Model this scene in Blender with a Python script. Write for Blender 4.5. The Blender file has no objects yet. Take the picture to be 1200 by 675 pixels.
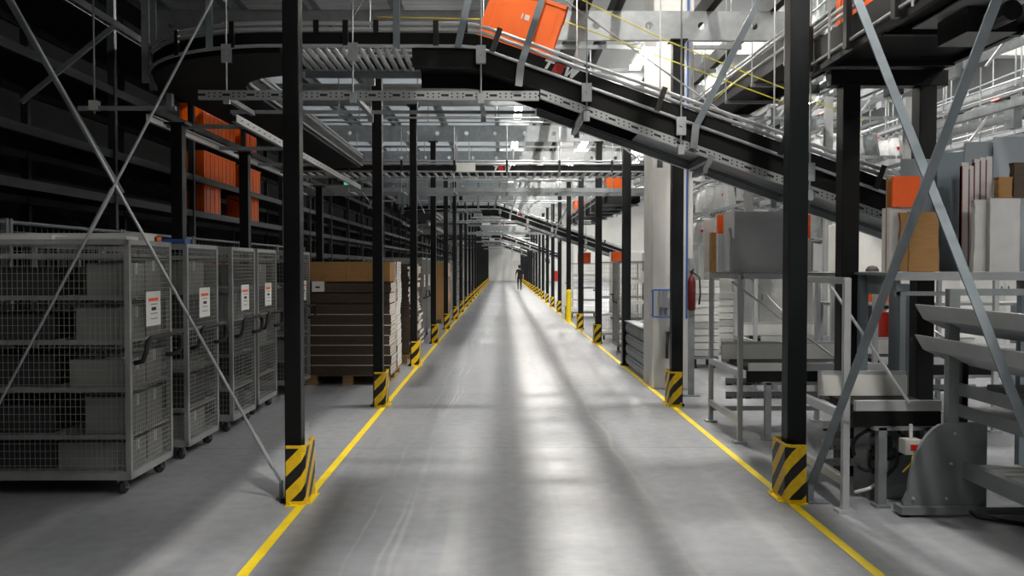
import bpy, bmesh, math, random
from mathutils import Vector, Matrix, Euler
random.seed(7)
S = bpy.context.scene
C = S.collection
PI = math.pi
R = math.radians
H = 1.65                      # eye height of the photographer

# ------------------------------------------------------------------ helpers
class MB:
    """collects shapes; build() links them as ONE mesh object"""
    def __init__(s):
        s.v = []; s.f = []; s.mi = []; s.uv = {}
    def add(s, vs, fs, mi=0, uvs=None):
        o = len(s.v); s.v += [tuple(v) for v in vs]
        for k, f in enumerate(fs):
            if uvs: s.uv[len(s.f)] = uvs[k]
            s.f.append(tuple(i + o for i in f)); s.mi.append(mi if isinstance(mi, int) else mi[k])
        return s
    def box(s, x0, x1, y0, y1, z0, z1, mi=0, M=None):
        vs = [Vector((x, y, z)) for z in (z0, z1) for y in (y0, y1) for x in (x0, x1)]
        if M: vs = [M @ v for v in vs]
        # faces: bottom, top, -y, +y, -x, +x
        return s.add(vs, [(0, 2, 3, 1), (4, 5, 7, 6), (0, 1, 5, 4), (2, 6, 7, 3), (0, 4, 6, 2), (1, 3, 7, 5)], mi)
    def bar(s, p0, p1, w, h, up=(0, 0, 1), mi=0):
        p0 = Vector(p0); p1 = Vector(p1); d = (p1 - p0).normalized(); up = Vector(up)
        a = d.cross(up)
        if a.length < 1e-4: a = d.cross(Vector((0, 1, 0)))
        a.normalize(); b = a.cross(d).normalized()
        vs = []
        for p in (p0, p1):
            for (i, j) in ((-1, -1), (1, -1), (1, 1), (-1, 1)): vs.append(p + a * (i * w / 2) + b * (j * h / 2))
        return s.add(vs, [(3, 2, 1, 0), (4, 5, 6, 7), (0, 1, 5, 4), (1, 2, 6, 5), (2, 3, 7, 6), (3, 0, 4, 7)], mi)
    def tube(s, pts, r, n=8, mi=0, cap=True):
        pts = [Vector(p) for p in pts]; rings = []
        L = len(pts); ref = None
        for i, p in enumerate(pts):
            d = (pts[min(i + 1, L - 1)] - pts[max(i - 1, 0)]).normalized()
            if ref is None:
                ref = Vector((0, 0, 1)) if abs(d.z) < .9 else Vector((1, 0, 0))
            a = d.cross(ref).normalized(); b = a.cross(d).normalized(); ref = b
            rr = r[i] if isinstance(r, (list, tuple)) else r
            rings.append([p + a * (rr * math.cos(t * 2 * PI / n)) + b * (rr * math.sin(t * 2 * PI / n)) for t in range(n)])
        vs = [v for q in rings for v in q]; fs = []
        for i in range(L - 1):
            for t in range(n):
                u = (t + 1) % n
                fs.append((i * n + t, i * n + u, (i + 1) * n + u, (i + 1) * n + t))
        if cap:
            fs.append(tuple(range(n - 1, -1, -1))); fs.append(tuple((L - 1) * n + t for t in range(n)))
        return s.add(vs, fs, mi)
    def prism(s, poly, M, h, mi=0):
        """poly in local xy, extruded by h along local z, placed by matrix M"""
        n = len(poly)
        vs = [M @ Vector((x, y, 0)) for x, y in poly] + [M @ Vector((x, y, h)) for x, y in poly]
        fs = [tuple(range(n - 1, -1, -1)), tuple(range(n, 2 * n))] + [(i, (i + 1) % n, n + (i + 1) % n, n + i) for i in range(n)]
        return s.add(vs, fs, mi)
    def sweep(s, path, prof, mi=0, closed=True):
        """path: list of (point, sideways normal); prof: (l, z) points; stores metres along / across as UV"""
        n = len(prof); vs = []; fs = []; uvs = []; L = 0; prev = None; ls = []
        for p, nn in path:
            p = Vector(p); nn = Vector(nn)
            if prev is not None: L += (p - prev).length
            prev = p; ls.append(L)
            for l, z in prof: vs.append(p + nn * l + Vector((0, 0, z)))
        m = n if closed else n - 1
        cum = [0]
        for k in range(n): cum.append(cum[-1] + (Vector(prof[(k + 1) % n]) - Vector(prof[k])).length)
        for i in range(len(path) - 1):
            for k in range(m):
                q = (k + 1) % n
                fs.append((i * n + k, i * n + q, (i + 1) * n + q, (i + 1) * n + k))
                uvs.append(((ls[i], cum[k]), (ls[i], cum[k + 1]), (ls[i + 1], cum[k + 1]), (ls[i + 1], cum[k])))
        if closed:
            fs.append(tuple(range(n - 1, -1, -1))); uvs.append([(0, 0)] * n)
            e = (len(path) - 1) * n
            fs.append(tuple(e + k for k in range(n))); uvs.append([(0, 0)] * n)
        return s.add(vs, fs, mi, uvs)
    def lathe(s, prof, n=16, M=None, mi=0):
        vs = []; fs = []
        for r, z in prof:
            for t in range(n):
                v = Vector((r * math.cos(2 * PI * t / n), r * math.sin(2 * PI * t / n), z)); vs.append(M @ v if M else v)
        for i in range(len(prof) - 1):
            for t in range(n):
                u = (t + 1) % n; fs.append((i * n + t, i * n + u, (i + 1) * n + u, (i + 1) * n + t))
        fs.append(tuple(range(n - 1, -1, -1))); fs.append(tuple((len(prof) - 1) * n + t for t in range(n)))
        return s.add(vs, fs, mi)
    def build(s, name, mat, parent=None, loc=None, bevel=0, smooth=False):
        me = bpy.data.meshes.new(name); me.from_pydata(s.v, [], s.f)
        for m in (mat if isinstance(mat, (list, tuple)) else [mat]): me.materials.append(m)
        me.polygons.foreach_set('material_index', s.mi)
        if s.uv:
            ul = me.uv_layers.new(name='UVMap')
            for fi, us in s.uv.items():
                p = me.polygons[fi]
                for k, li in enumerate(p.loop_indices): ul.data[li].uv = us[k]
        bm = bmesh.new(); bm.from_mesh(me); bmesh.ops.recalc_face_normals(bm, faces=bm.faces); bm.to_mesh(me); bm.free()
        if smooth:
            for p in me.polygons: p.use_smooth = len(p.vertices) == 4
        o = bpy.data.objects.new(name, me); C.objects.link(o)
        if parent: o.parent = parent
        if loc: o.location = loc
        if bevel:
            b = o.modifiers.new('edge', 'BEVEL'); b.width = bevel; b.segments = 2; b.limit_method = 'ANGLE'
        return o

def tag(o, label, cat, group=None, kind=None):
    o['label'] = label; o['category'] = cat
    if group: o['group'] = group
    if kind: o['kind'] = kind
    return o
def thing(name, label, cat, loc=(0, 0, 0), group=None, rz=0):
    o = bpy.data.objects.new(name, None); C.objects.link(o); o.location = loc; o.rotation_euler = (0, 0, rz)
    o.empty_display_size = .2
    return tag(o, label, cat, group)
def struct(o, label=None, cat=None):
    o['kind'] = 'structure'
    if label: o['label'] = label
    if cat: o['category'] = cat
    return o
KIDS = {}
def kids(o): return [c for c in o.children]
def dup(o, loc, label=None, rz=None, group=None, skip=()):
    """a copy of a thing with copies of its parts and sub-parts"""
    r = o.copy(); C.objects.link(r); r.location = loc
    if rz is not None: r.rotation_euler = (0, 0, rz)
    if label: r['label'] = label
    if group: r['group'] = group
    for ch in o.children:
        if ch.name.split('.')[0] in skip: continue
        c = ch.copy(); C.objects.link(c); c.parent = r
        for g in ch.children:
            d = g.copy(); C.objects.link(d); d.parent = c
    return r
ORD = ['nearest', 'second', 'third', 'fourth', 'fifth', 'sixth', 'seventh', 'eighth', 'ninth', 'tenth', 'eleventh', 'twelfth', 'thirteenth',
       'fourteenth', 'fifteenth', 'sixteenth', 'seventeenth', 'eighteenth', 'nineteenth', 'twentieth', 'twenty-first', 'twenty-second', 'twenty-third', 'twenty-fourth']

# ------------------------------------------------------------------ materials
def srgb(c):
    if isinstance(c, (int, float)): c = (c, c, c)
    return tuple(((x / 255) / 12.92 if x / 255 <= .04045 else ((x / 255 + .055) / 1.055) ** 2.4) for x in c) + (1,)
class NT:
    def __init__(s, m): s.t = m.node_tree; s.n = s.t.nodes; s.l = s.t.links
    def new(s, kind, **kw):
        n = s.n.new(kind)
        for k, v in kw.items(): setattr(n, k, v)
        return n
    def link(s, a, b): s.l.new(a, b)
    def math(s, op, a, b=None, c=None):
        n = s.n.new('ShaderNodeMath'); n.operation = op
        for i, x in enumerate((a, b, c)):
            if x is None: continue
            if isinstance(x, (int, float)): n.inputs[i].default_value = x
            else: s.link(x, n.inputs[i])
        return n.outputs[0]
    def mix(s, fac, a, b):
        n = s.n.new('ShaderNodeMix'); n.data_type = 'RGBA'
        for sock, x in ((n.inputs[0], fac), (n.inputs[6], a), (n.inputs[7], b)):
            if isinstance(x, (int, float)): sock.default_value = x
            elif isinstance(x, tuple): sock.default_value = x
            else: s.link(x, sock)
        return n.outputs[2]
    def ramp(s, x, p0, p1):
        n = s.n.new('ShaderNodeMapRange'); n.inputs[1].default_value = p0; n.inputs[2].default_value = p1; s.link(x, n.inputs[0]); return n.outputs[0]
def mat(name, col, rough=.5, metal=0, var=.12, scale=6, bump=0, stretch=(1, 1, 1), spec=None, emit=0):
    m = bpy.data.materials.new(name); m.use_nodes = True; t = NT(m)
    p = t.n['Principled BSDF']; c = srgb(col)
    p.inputs['Roughness'].default_value = rough; p.inputs['Metallic'].default_value = metal
    if spec is not None: p.inputs['Specular IOR Level'].default_value = spec
    tc = t.new('ShaderNodeTexCoord'); mp = t.new('ShaderNodeMapping'); mp.inputs['Scale'].default_value = stretch
    t.link(tc.outputs['Object'], mp.inputs['Vector'])
    nz = t.new('ShaderNodeTexNoise'); nz.inputs['Scale'].default_value = scale; nz.inputs['Detail'].default_value = 5
    t.link(mp.outputs[0], nz.inputs['Vector'])
    dk = tuple(x * (1 - var) for x in c[:3]) + (1,); lt = tuple(min(1, x * (1 + var)) for x in c[:3]) + (1,)
    t.link(t.mix(t.ramp(nz.outputs['Fac'], .3, .7), dk, lt), p.inputs['Base Color'])
    if bump:
        b = t.new('ShaderNodeBump'); b.inputs['Strength'].default_value = bump; b.inputs['Distance'].default_value = .01
        t.link(nz.outputs['Fac'], b.inputs['Height']); t.link(b.outputs[0], p.inputs['Normal'])
    if emit:
        p.inputs['Emission Color'].default_value = c; p.inputs['Emission Strength'].default_value = emit
    m['c'] = 1
    return m
M = {}
M['black'] = mat('black powder coat', (9, 10, 11), .45, 0, .25, 4, spec=.28)
M['teal_black'] = mat('dark grey green paint', (9, 14, 16), .45, 0, .2, 4, spec=.28)
M['rubber'] = mat('black rubber', (22, 22, 22), .6, 0, .2, 20)
M['belt'] = mat('black belt', (10, 10, 11), .6, 0, .2, 12, spec=.25)
M['galv'] = mat('galvanised steel', (172, 176, 178), .42, .55, .14, 9)
M['galv_dull'] = mat('dull galvanised steel', (138, 143, 145), .5, .45, .18, 7)
M['galv_blue'] = mat('bluish galvanised steel', (122, 131, 138), .45, .4, .12, 8)
M['rail'] = mat('bright round rail', (214, 216, 218), .28, .6, .05, 8)
M['alu'] = mat('anodised aluminium', (190, 193, 195), .33, .5, .06, 10)
M['cage'] = mat('grey painted cage steel', (146, 148, 148), .45, .2, .1, 9)
M['wire'] = mat('zinc wire', (150, 152, 151), .45, .4, .1, 9)
M['orange'] = mat('orange plastic', (255, 108, 12), .42, 0, .07, 5)
M['orange_card'] = mat('orange card', (250, 98, 22), .6, 0, .08, 7)
M['yellow'] = mat('yellow paint', (238, 208, 20), .5, 0, .06, 8)
M['brown'] = mat('brown cardboard', (150, 112, 66), .8, 0, .12, 6, stretch=(1, 1, 8))
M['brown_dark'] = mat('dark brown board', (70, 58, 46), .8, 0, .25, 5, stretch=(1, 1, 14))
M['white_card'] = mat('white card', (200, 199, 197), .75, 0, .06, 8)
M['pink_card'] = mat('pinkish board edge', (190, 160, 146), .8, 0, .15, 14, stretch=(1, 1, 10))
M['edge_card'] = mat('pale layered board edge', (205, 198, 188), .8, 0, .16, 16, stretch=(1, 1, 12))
M['red_edge'] = mat('red printed edge', (150, 45, 40), .7, 0, .1, 8)
M['grey_panel'] = mat('grey sheet panel', (186, 189, 190), .5, 0, .06, 3)
M['panel_mid'] = mat('mid grey sheet panel', (138, 145, 151), .45, .1, .08, 3)
M['grey_blue'] = mat('grey blue sheet panel', (118, 130, 138), .45, .25, .12, 3)
M['grey_dark'] = mat('dark grey sheet steel', (122, 127, 130), .42, .2, .14, 4)
M['tray_grey'] = mat('grey tray steel', (182, 186, 188), .42, .1, .08, 4)
M['grey_box'] = mat('grey carton', (132, 132, 130), .75, 0, .08, 5)
M['dark_box'] = mat('dark tote', (46, 47, 48), .6, 0, .15, 5)
M['white'] = mat('white plastic', (222, 222, 218), .5, 0, .04, 6)
M['paper'] = mat('paper', (226, 226, 224), .8, 0, .03, 10)
M['red'] = mat('red plastic', (200, 40, 28), .45, 0, .08, 6)
M['darkred'] = mat('dark red enamel', (84, 14, 18), .4, 0, .15, 6)
M['blue'] = mat('blue pipe', (50, 92, 160), .4, 0, .1, 8)
M['ink'] = mat('black ink', (40, 40, 42), .8, 0, .02, 8)
M['wood'] = mat('pallet wood', (150, 120, 82), .8, 0, .2, 8, stretch=(1, 6, 6))
M['concrete'] = mat('column concrete', (205, 204, 200), .8, 0, .12, 1.6, bump=.15)
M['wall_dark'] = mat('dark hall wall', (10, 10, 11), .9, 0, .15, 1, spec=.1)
M['wall_white'] = mat('white hall wall', (232, 232, 228), .8, 0, .06, .6)
M['wall_mid'] = mat('dull hall wall', (88, 90, 90), .8, 0, .12, .8)
M['wall_grey'] = mat('grey hall wall', (150, 152, 152), .8, 0, .12, .8)
M['pouch'] = mat('white pouch film', (216, 218, 218), .35, 0, .08, 14, bump=.4)
M['pouch_grey'] = mat('grey pouch film', (112, 117, 118), .35, 0, .2, 14, bump=.4)
M['cable'] = mat('yellow green cable', (190, 180, 50), .5, 0, .05, 8)
M['shirt'] = mat('black cloth', (22, 22, 26), .85, 0, .2, 20)
M['skin'] = mat('skin', (190, 140, 115), .6, 0, .06, 20)
M['hair'] = mat('dark hair', (40, 32, 28), .6, 0, .2, 40)
M['blackgloss'] = mat('black plastic', (18, 18, 19), .35, 0, .15, 10)
def glow(name, col, s):
    m = bpy.data.materials.new(name); m.use_nodes = True; p = m.node_tree.nodes['Principled BSDF']
    p.inputs['Base Color'].default_value = (0.8, 0.8, 0.8, 1)
    p.inputs['Emission Color'].default_value = srgb(col); p.inputs['Emission Strength'].default_value = s
    return m
LAMP_A, LAMP_H, LAMP_B = 55, 120, 2700
M['tube'] = glow('aisle lamp diffuser', (255, 250, 240), LAMP_A)
M['hall'] = glow('hall lamp diffuser', (255, 252, 246), LAMP_H)
M['bay'] = glow('high bay lens', (255, 250, 242), LAMP_B)
M['exit'] = glow('green exit sign face', (40, 190, 110), 1.2)
M['redlamp'] = glow('red indicator', (255, 40, 20), 4)

def mat_floor():
    m = bpy.data.materials.new('polished concrete floor'); m.use_nodes = True; t = NT(m); p = t.n['Principled BSDF']
    tc = t.new('ShaderNodeTexCoord'); sep = t.new('ShaderNodeSeparateXYZ'); t.link(tc.outputs['Object'], sep.inputs[0])
    def noise(scale, st, det=5):
        mp = t.new('ShaderNodeMapping'); mp.inputs['Scale'].default_value = st; t.link(tc.outputs['Object'], mp.inputs['Vector'])
        n = t.new('ShaderNodeTexNoise'); n.inputs['Scale'].default_value = scale; n.inputs['Detail'].default_value = det
        t.link(mp.outputs[0], n.inputs['Vector']); return n.outputs['Fac']
    big = noise(.7, (1, .6, 1)); fine = noise(9, (1, 1, 1), 8); streak = noise(3.2, (1, .035, 1), 3); drag = noise(14, (.25, 6, 1), 3)
    base = t.mix(t.ramp(big, .3, .7), srgb((128, 131, 136)), srgb((150, 152, 156)))
    base = t.mix(t.math('MULTIPLY', t.ramp(fine, .35, .75), .35), base, srgb((112, 112, 116)))
    base = t.mix(t.math('MULTIPLY', t.ramp(streak, .56, .72), .45), base, srgb((176, 176, 176)))
    base = t.mix(t.math('MULTIPLY', t.ramp(streak, .47, .34), .35), base, srgb((104, 104, 108)))
    base = t.mix(t.math('MULTIPLY', t.ramp(drag, .52, .7), .18), base, srgb((165, 165, 165)))
    # expansion joints across the aisle
    yy = t.math('ABSOLUTE', t.math('SUBTRACT', t.math('FRACT', t.math('DIVIDE', t.math('SUBTRACT', sep.outputs['Y'], 7.72 - 4.1 / 2), 4.1)), .5))
    j = t.math('LESS_THAN', yy, .0022)
    base = t.mix(t.math('MULTIPLY', j, .55), base, srgb((70, 68, 66)))
    # a few pale tyre tracks with a shape of their own
    tr = None
    for x0, w, sl in ((-.62, .022, .0), (-.78, .018, .02), (-.92, .014, .01), (1.12, .03, -.012)):
        wob = t.math('MULTIPLY', t.math('SUBTRACT', noise(.5, (0, 1, 0), 2), .5), .25)
        dx = t.math('ABSOLUTE', t.math('SUBTRACT', t.math('ADD', sep.outputs['X'], wob), t.math('MULTIPLY_ADD', sep.outputs['Y'], sl, x0)))
        k = t.ramp(dx, w, w * .3)
        tr = k if tr is None else t.math('MAXIMUM', tr, k)
    br = t.ramp(noise(.35, (1, 1, 1), 3), .4, .62)
    base = t.mix(t.math('MULTIPLY', t.math('MULTIPLY', tr, br), .4), base, srgb((192, 190, 186)))
    t.link(base, p.inputs['Base Color'])
    rg = t.math('ADD', t.math('MULTIPLY', t.ramp(streak, .3, .7), .12), t.math('MULTIPLY_ADD', fine, .14, .25))
    t.link(t.math('MAXIMUM', rg, .285), p.inputs['Roughness']); p.inputs['Specular IOR Level'].default_value = .3
    return m
M['floor'] = mat_floor()
def mat_hazard(name, sx, sy):
    m = bpy.data.materials.new(name); m.use_nodes = True; t = NT(m); p = t.n['Principled BSDF']
    tc = t.new('ShaderNodeTexCoord'); sep = t.new('ShaderNodeSeparateXYZ'); t.link(tc.outputs['Object'], sep.inputs[0])
    v = t.math('ADD', sep.outputs['Z'], t.math('ADD', t.math('MULTIPLY', sep.outputs['X'], sx), t.math('MULTIPLY', sep.outputs['Y'], sy)))
    st = t.math('GREATER_THAN', t.math('FRACT', t.math('DIVIDE', t.math('ADD', v, 5.03), .2)), .52)
    nz = t.new('ShaderNodeTexNoise'); nz.inputs['Scale'].default_value = 25; t.link(tc.outputs['Object'], nz.inputs['Vector'])
    y = t.mix(t.ramp(nz.outputs['Fac'], .3, .8), srgb((236, 196, 16)), srgb((214, 174, 20)))
    zb = t.math('MULTIPLY', t.math('GREATER_THAN', sep.outputs['Z'], .03), t.math('LESS_THAN', sep.outputs['Z'], .395))
    t.link(t.mix(t.math('MULTIPLY', st, zb), y, srgb((20, 20, 20))), p.inputs['Base Color']); p.inputs['Roughness'].default_value = .45
    return m
M['hazard_left'] = mat_hazard('yellow black hazard stripes', -1, -1)
M['hazard_right'] = mat_hazard('yellow black hazard stripes mirrored', -1, 1)
def mat_perf(name, period, slot, dot, col):
    """galvanised strip with punched slots and holes, from metres-along UVs"""
    m = bpy.data.materials.new(name); m.use_nodes = True; t = NT(m); p = t.n['Principled BSDF']
    uv = t.new('ShaderNodeUVMap'); sep = t.new('ShaderNodeSeparateXYZ'); t.link(uv.outputs[0], sep.inputs[0])
    u = t.math('MODULO', sep.outputs['X'], period); v = t.math('ABSOLUTE', t.math('SUBTRACT', sep.outputs['Y'], .0375))
    sl = t.math('MULTIPLY', t.math('LESS_THAN', u, slot), t.math('LESS_THAN', v, .01))
    du = t.math('ABSOLUTE', t.math('SUBTRACT', t.math('MODULO', t.math('SUBTRACT', u, slot + .012), (period - slot) / 3), (period - slot) / 6 - .008))
    dv = t.math('ABSOLUTE', t.math('SUBTRACT', v, .014))
    d = t.math('MULTIPLY', t.math('MULTIPLY', t.math('LESS_THAN', du, dot), t.math('LESS_THAN', dv, dot * .8)), t.math('GREATER_THAN', u, slot + .01))
    h = t.math('MAXIMUM', sl, d)
    t.link(t.mix(h, srgb(col), srgb((18, 18, 18))), p.inputs['Base Color']); p.inputs['Roughness'].default_value = .42
    t.link(t.math('MULTIPLY', t.math('SUBTRACT', 1, h), .5), p.inputs['Metallic'])
    return m
M['perf'] = mat_perf('perforated galvanised channel', .2, .062, .007, (168, 171, 172))
def mat_deck():
    m = bpy.data.materials.new('ribbed deck sheet'); m.use_nodes = True; t = NT(m); p = t.n['Principled BSDF']
    tc = t.new('ShaderNodeTexCoord'); w = t.new('ShaderNodeTexWave'); w.bands_direction = 'Y'; w.inputs['Scale'].default_value = 2.0
    w.inputs['Distortion'].default_value = 0; t.link(tc.outputs['Object'], w.inputs['Vector'])
    nz = t.new('ShaderNodeTexNoise'); nz.inputs['Scale'].default_value = .8; t.link(tc.outputs['Object'], nz.inputs['Vector'])
    t.link(t.mix(t.ramp(nz.outputs['Fac'], .35, .65), srgb((188, 194, 198)), srgb((212, 216, 218))), p.inputs['Base Color'])
    b = t.new('ShaderNodeBump'); b.inputs['Strength'].default_value = .5; b.inputs['Distance'].default_value = .03
    t.link(w.outputs['Fac'], b.inputs['Height']); t.link(b.outputs[0], p.inputs['Normal']); p.inputs['Roughness'].default_value = .5
    return m
M['deck'] = mat_deck()
M['poly'] = mat('translucent deck sheet', (222, 226, 228), .5, 0, .05, 1)
_t = NT(M['poly']); _p = _t.n['Principled BSDF']; _tr = _t.new('ShaderNodeBsdfTranslucent'); _tr.inputs[0].default_value = (.75, .8, .84, 1)
_mx = _t.new('ShaderNodeMixShader'); _mx.inputs[0].default_value = .55; _t.link(_p.outputs[0], _mx.inputs[1]); _t.link(_tr.outputs[0], _mx.inputs[2])
_t.link(_mx.outputs[0], _t.n['Material Output'].inputs['Surface'])
M['roof'] = mat('roof sheet', (176, 178, 178), .6, .1, .08, 3, stretch=(1, 8, 1))

# ------------------------------------------------------------------ camera
cam = bpy.data.cameras.new('camera'); co = bpy.data.objects.new('camera', cam); C.objects.link(co)
cam.sensor_width = 36; cam.lens = 30; cam.clip_end = 300; cam.clip_start = .05
co.location = (0, 0, H); co.rotation_euler = (R(90 - 1.46), 0, R(-.69))
S.camera = co

# ------------------------------------------------------------------ the setting
Y1 = 97
struct(MB().box(-9, 18, -6, Y1, -.2, 0).build('floor', M['floor']), 'grey polished concrete floor of the warehouse aisle', 'floor')
struct(MB().box(-9, 18, -6, Y1, 9.6, 9.8).build('ceiling', M['roof']), 'pale sheet roof high over the hall', 'ceiling')
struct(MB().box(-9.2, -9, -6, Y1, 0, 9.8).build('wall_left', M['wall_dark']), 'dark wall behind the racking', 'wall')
struct(MB().box(18, 18.2, -6, Y1, 0, 9.8).build('wall_right', M['wall_mid']), 'grey hall wall behind the sorter', 'wall')
struct(MB().box(-9.2, 18.2, Y1, Y1 + .2, 0, 9.8).build('wall_far', M['wall_white']), 'pale wall closing the end of the aisle', 'wall')
for i, (x, s) in enumerate(((-1.385, 'left'), (2.015, 'right'))):
    struct(MB().box(x - .03, x + .03, -1, Y1 - 1, 0, .003).build('trim_%d' % (i + 1), M['yellow']), 'yellow line painted along the %s edge of the aisle' % s, 'floor line')
# concrete column (right)
struct(MB().box(2.02, 2.56, 11.4, 12.12, 0, 9.6).build('concrete_column', M['concrete'], bevel=.015), 'big pale concrete column beside the aisle on the right', 'column')
for k, yy in enumerate((35, 58, 80)):
    struct(MB().box(2.45, 2.95, yy, yy + .7, 0, 9.6).build('concrete_column', M['concrete']), 'pale concrete column further down the right side, %s' % ORD[k], 'column')

# ------------------------------------------------------------------ posts and hazard guards
YK = [6.0 + 4.08 * k for k in range(22)]
NP = len(YK)
def make_post(name, label, m, w, top):
    t = thing(name, label, 'post')
    MB().box(-w / 2, w / 2, -w / 2, w / 2, .012, top).build('shaft', m, t, bevel=.006)
    b = MB().box(-.086, .086, -.086, .086, 0, .012)
    for sx in (-1, 1):
        for sy in (-1, 1): b.tube([(sx * .074, sy * .074, .01), (sx * .074, sy * .074, .03)], .01, 6)
    b.build('base_plate', m, t)
    MB().box(-.1, .1, -.1, .1, top, top + .015).build('cap_plate', m, t)
    return t
def guard(side):
    t = thing('hazard_guard', '', 'column guard')
    if side < 0: pts = [(-.03, -.14), (.075, -.14), (.1, -.115), (.1, .18), (.06, .18)]
    else: pts = [(.04, -.15), (-.065, -.15), (-.1, -.115), (-.1, .16), (-.02, .16)]
    # plate as a thick folded strip
    P = [Vector((x, y, 0)) for x, y in pts]; n = len(P); inn = []
    cen = Vector((-.02 if side < 0 else .02, .02, 0)); th = .008
    offs = []
    for i in range(n):
        d0 = (P[i] - P[max(i - 1, 0)]); d1 = (P[min(i + 1, n - 1)] - P[i]); d = (d0.normalized() if d0.length else d1.normalized()) + (d1.normalized() if d1.length else d0.normalized())
        d.normalize(); nn = Vector((-d.y, d.x, 0))
        if nn.dot(cen - P[i]) < 0: nn = -nn
        offs.append(P[i] + nn * th)
    mb = MB(); vs = []
    for z in (0.004, .415):
        vs += [p + Vector((0, 0, z)) for p in P] + [p + Vector((0, 0, z)) for p in offs]
    fs = []
    for i in range(n - 1):
        fs += [(i, i + 1, 2 * n + i + 1, 2 * n + i), (n + i, 3 * n + i, 3 * n + i + 1, n + i + 1), (2 * n + i, 2 * n + i + 1, 3 * n + i + 1, 3 * n + i), (i, n + i, n + i + 1, i + 1)]
    fs += [(0, 2 * n, 3 * n, n), (n - 1, 2 * n - 1, 4 * n - 1, 3 * n - 1)]
    mb.add(vs, fs).build('striped_plate', M['hazard_left' if side < 0 else 'hazard_right'], t)
    s = -1 if side < 0 else 1
    f = MB().box(-.03 if side < 0 else -.04, .05 if side < 0 else .05, -.175, -.14, 0, .008).box(min(-s * .1, -s * .135), max(-s * .1, -s * .135), -.1, .17, 0, .008)
    for y in (-.06, .12): f.tube([(-s * .12, y, .006), (-s * .12, y, .03)], .011, 6)
    f.tube([(0, -.16, .006), (0, -.16, .03)], .011, 6)
    f.build('foot_flange', M['yellow'], t)
    return t
XL, XR = -1.457, 2.07
pl = make_post('steel_post', '', M['black'], .115, 4.285)
prt = make_post('steel_post', '', M['teal_black'], .135, 4.285)
gl, gr = guard(-1), guard(1)
for k, y in enumerate(YK):
    lab = lambda s, w: ('black steel post in the row %s of the aisle, ' % s) + (('nearest the viewer' if k == 0 else '%s from the viewer' % ORD[k]))
    labg = lambda s: ('yellow and black striped guard at the foot of the %s post %s of the aisle' % (ORD[k], s))
    for base, g, x, s, grp in ((pl, gl, XL, 'left', 'posts left of the aisle'), (prt, gr, XR, 'right', 'posts right of the aisle')):
        if s == 'right' and k == 20: pass
        o = base if k == 0 else dup(base, (x, y, 0)); o.location = (x, y, 0); o['label'] = lab(s, 0); o['group'] = grp
        if s == 'right' and k in (2,): continue       # that foot stands behind the slatted barrier
        o = g if k == 0 else dup(g, (x, y, 0)); o.location = (x, y, 0); o['label'] = labg(s); o['group'] = 'striped guards ' + s + ' of the aisle'

# ------------------------------------------------------------------ mezzanine structure overhead
def hole_beam(x0, x1, z0, z1, xm=.05):
    """sigma beam with real round holes in its web, along X"""
    mb = MB(); t = .012; zc = (z0 + z1) / 2; r = .045
    xs = []; x = x0 + .35
    while x < x1 - .3: xs.append(x); x += .62
    # web built as strips around octagonal holes
    edges = [x0]
    for c in xs: edges += [c - .09, c + .09]
    edges.append(x1)
    for i in range(0, len(edges), 2): mb.box(edges[i], edges[i + 1], -t / 2, t / 2, z0, z1)
    for c in xs:
        n = 12; outer = []; inner = []
        for k in range(n):
            a = 2 * PI * k / n + PI / n; ca, sa = math.cos(a), math.sin(a)
            sc = min(.09 / max(abs(ca), 1e-6), ((z1 - z0) / 2) / max(abs(sa), 1e-6))
            outer.append((c + ca * sc, zc + sa * sc)); inner.append((c + ca * r, zc + sa * r))
        # corners
        vs = [(a, -t / 2, b) for a, b in outer + inner] + [(a, t / 2, b) for a, b in outer + inner]; fs = []
        for k in range(n):
            q = (k + 1) % n
            fs += [(k, q, n + q, n + k), (2 * n + k, 3 * n + k, 3 * n + q, 2 * n + q), (n + k, n + q, 3 * n + q, 3 * n + k)]
        mb.add(vs, fs)
        for sx in (-1, 1):
            for sz in (-1, 1):
                a = (c + sx * .09, zc + sz * (z1 - z0) / 2)
                m_ = [p for p in outer if (p[0] - c) * sx > 0 and (p[1] - zc) * sz > 0]
                m_.sort(key=lambda p: math.atan2(abs(p[1] - zc), abs(p[0] - c)))
                vs = []; fs = []
                for yq in (-t / 2, t / 2):
                    b0 = len(vs); vs.append((a[0], yq, a[1])); vs += [(p[0], yq, p[1]) for p in m_]
                    for q in range(len(m_) - 1): fs.append((b0, b0 + 1 + q, b0 + 2 + q))
                mb.add(vs, fs)
    for z in (z0, z1): mb.box(x0, x1, -t / 2, xm, z - .006, z + .006)
    mb.box(x0, x1, xm - .008, xm, z0, z0 + .03).box(x0, x1, xm - .008, xm, z1 - .03, z1)
    return mb
xb = hole_beam(-4.2, 3.35, 4.31, 4.64)
proto = xb.build('ceiling_beam', M['galv'])
for k, y in enumerate(YK):
    o = proto if k == 0 else proto.copy()
    if k: C.objects.link(o)
    o.location = (0, y, 0); struct(o, 'galvanised cross beam with round holes on the %s pair of posts' % ORD[k], 'beam')
def cprof(w, h, t=.012): return [(-w / 2, 0), (w / 2, 0), (w / 2, t), (-w / 2 + t, t), (-w / 2 + t, h - t), (w / 2, h - t), (w / 2, h), (-w / 2, h)]
JX = [(-4.15, 'galv_dull'), (-3.2, 'galv_dull'), (-2.3, 'galv_dull'), (-1.25, 'galv_dull'), (-.1, 'galv'), (.95, 'black'), (1.36, 'black'), (2.45, 'black'), (3.2, 'black')]
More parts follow.
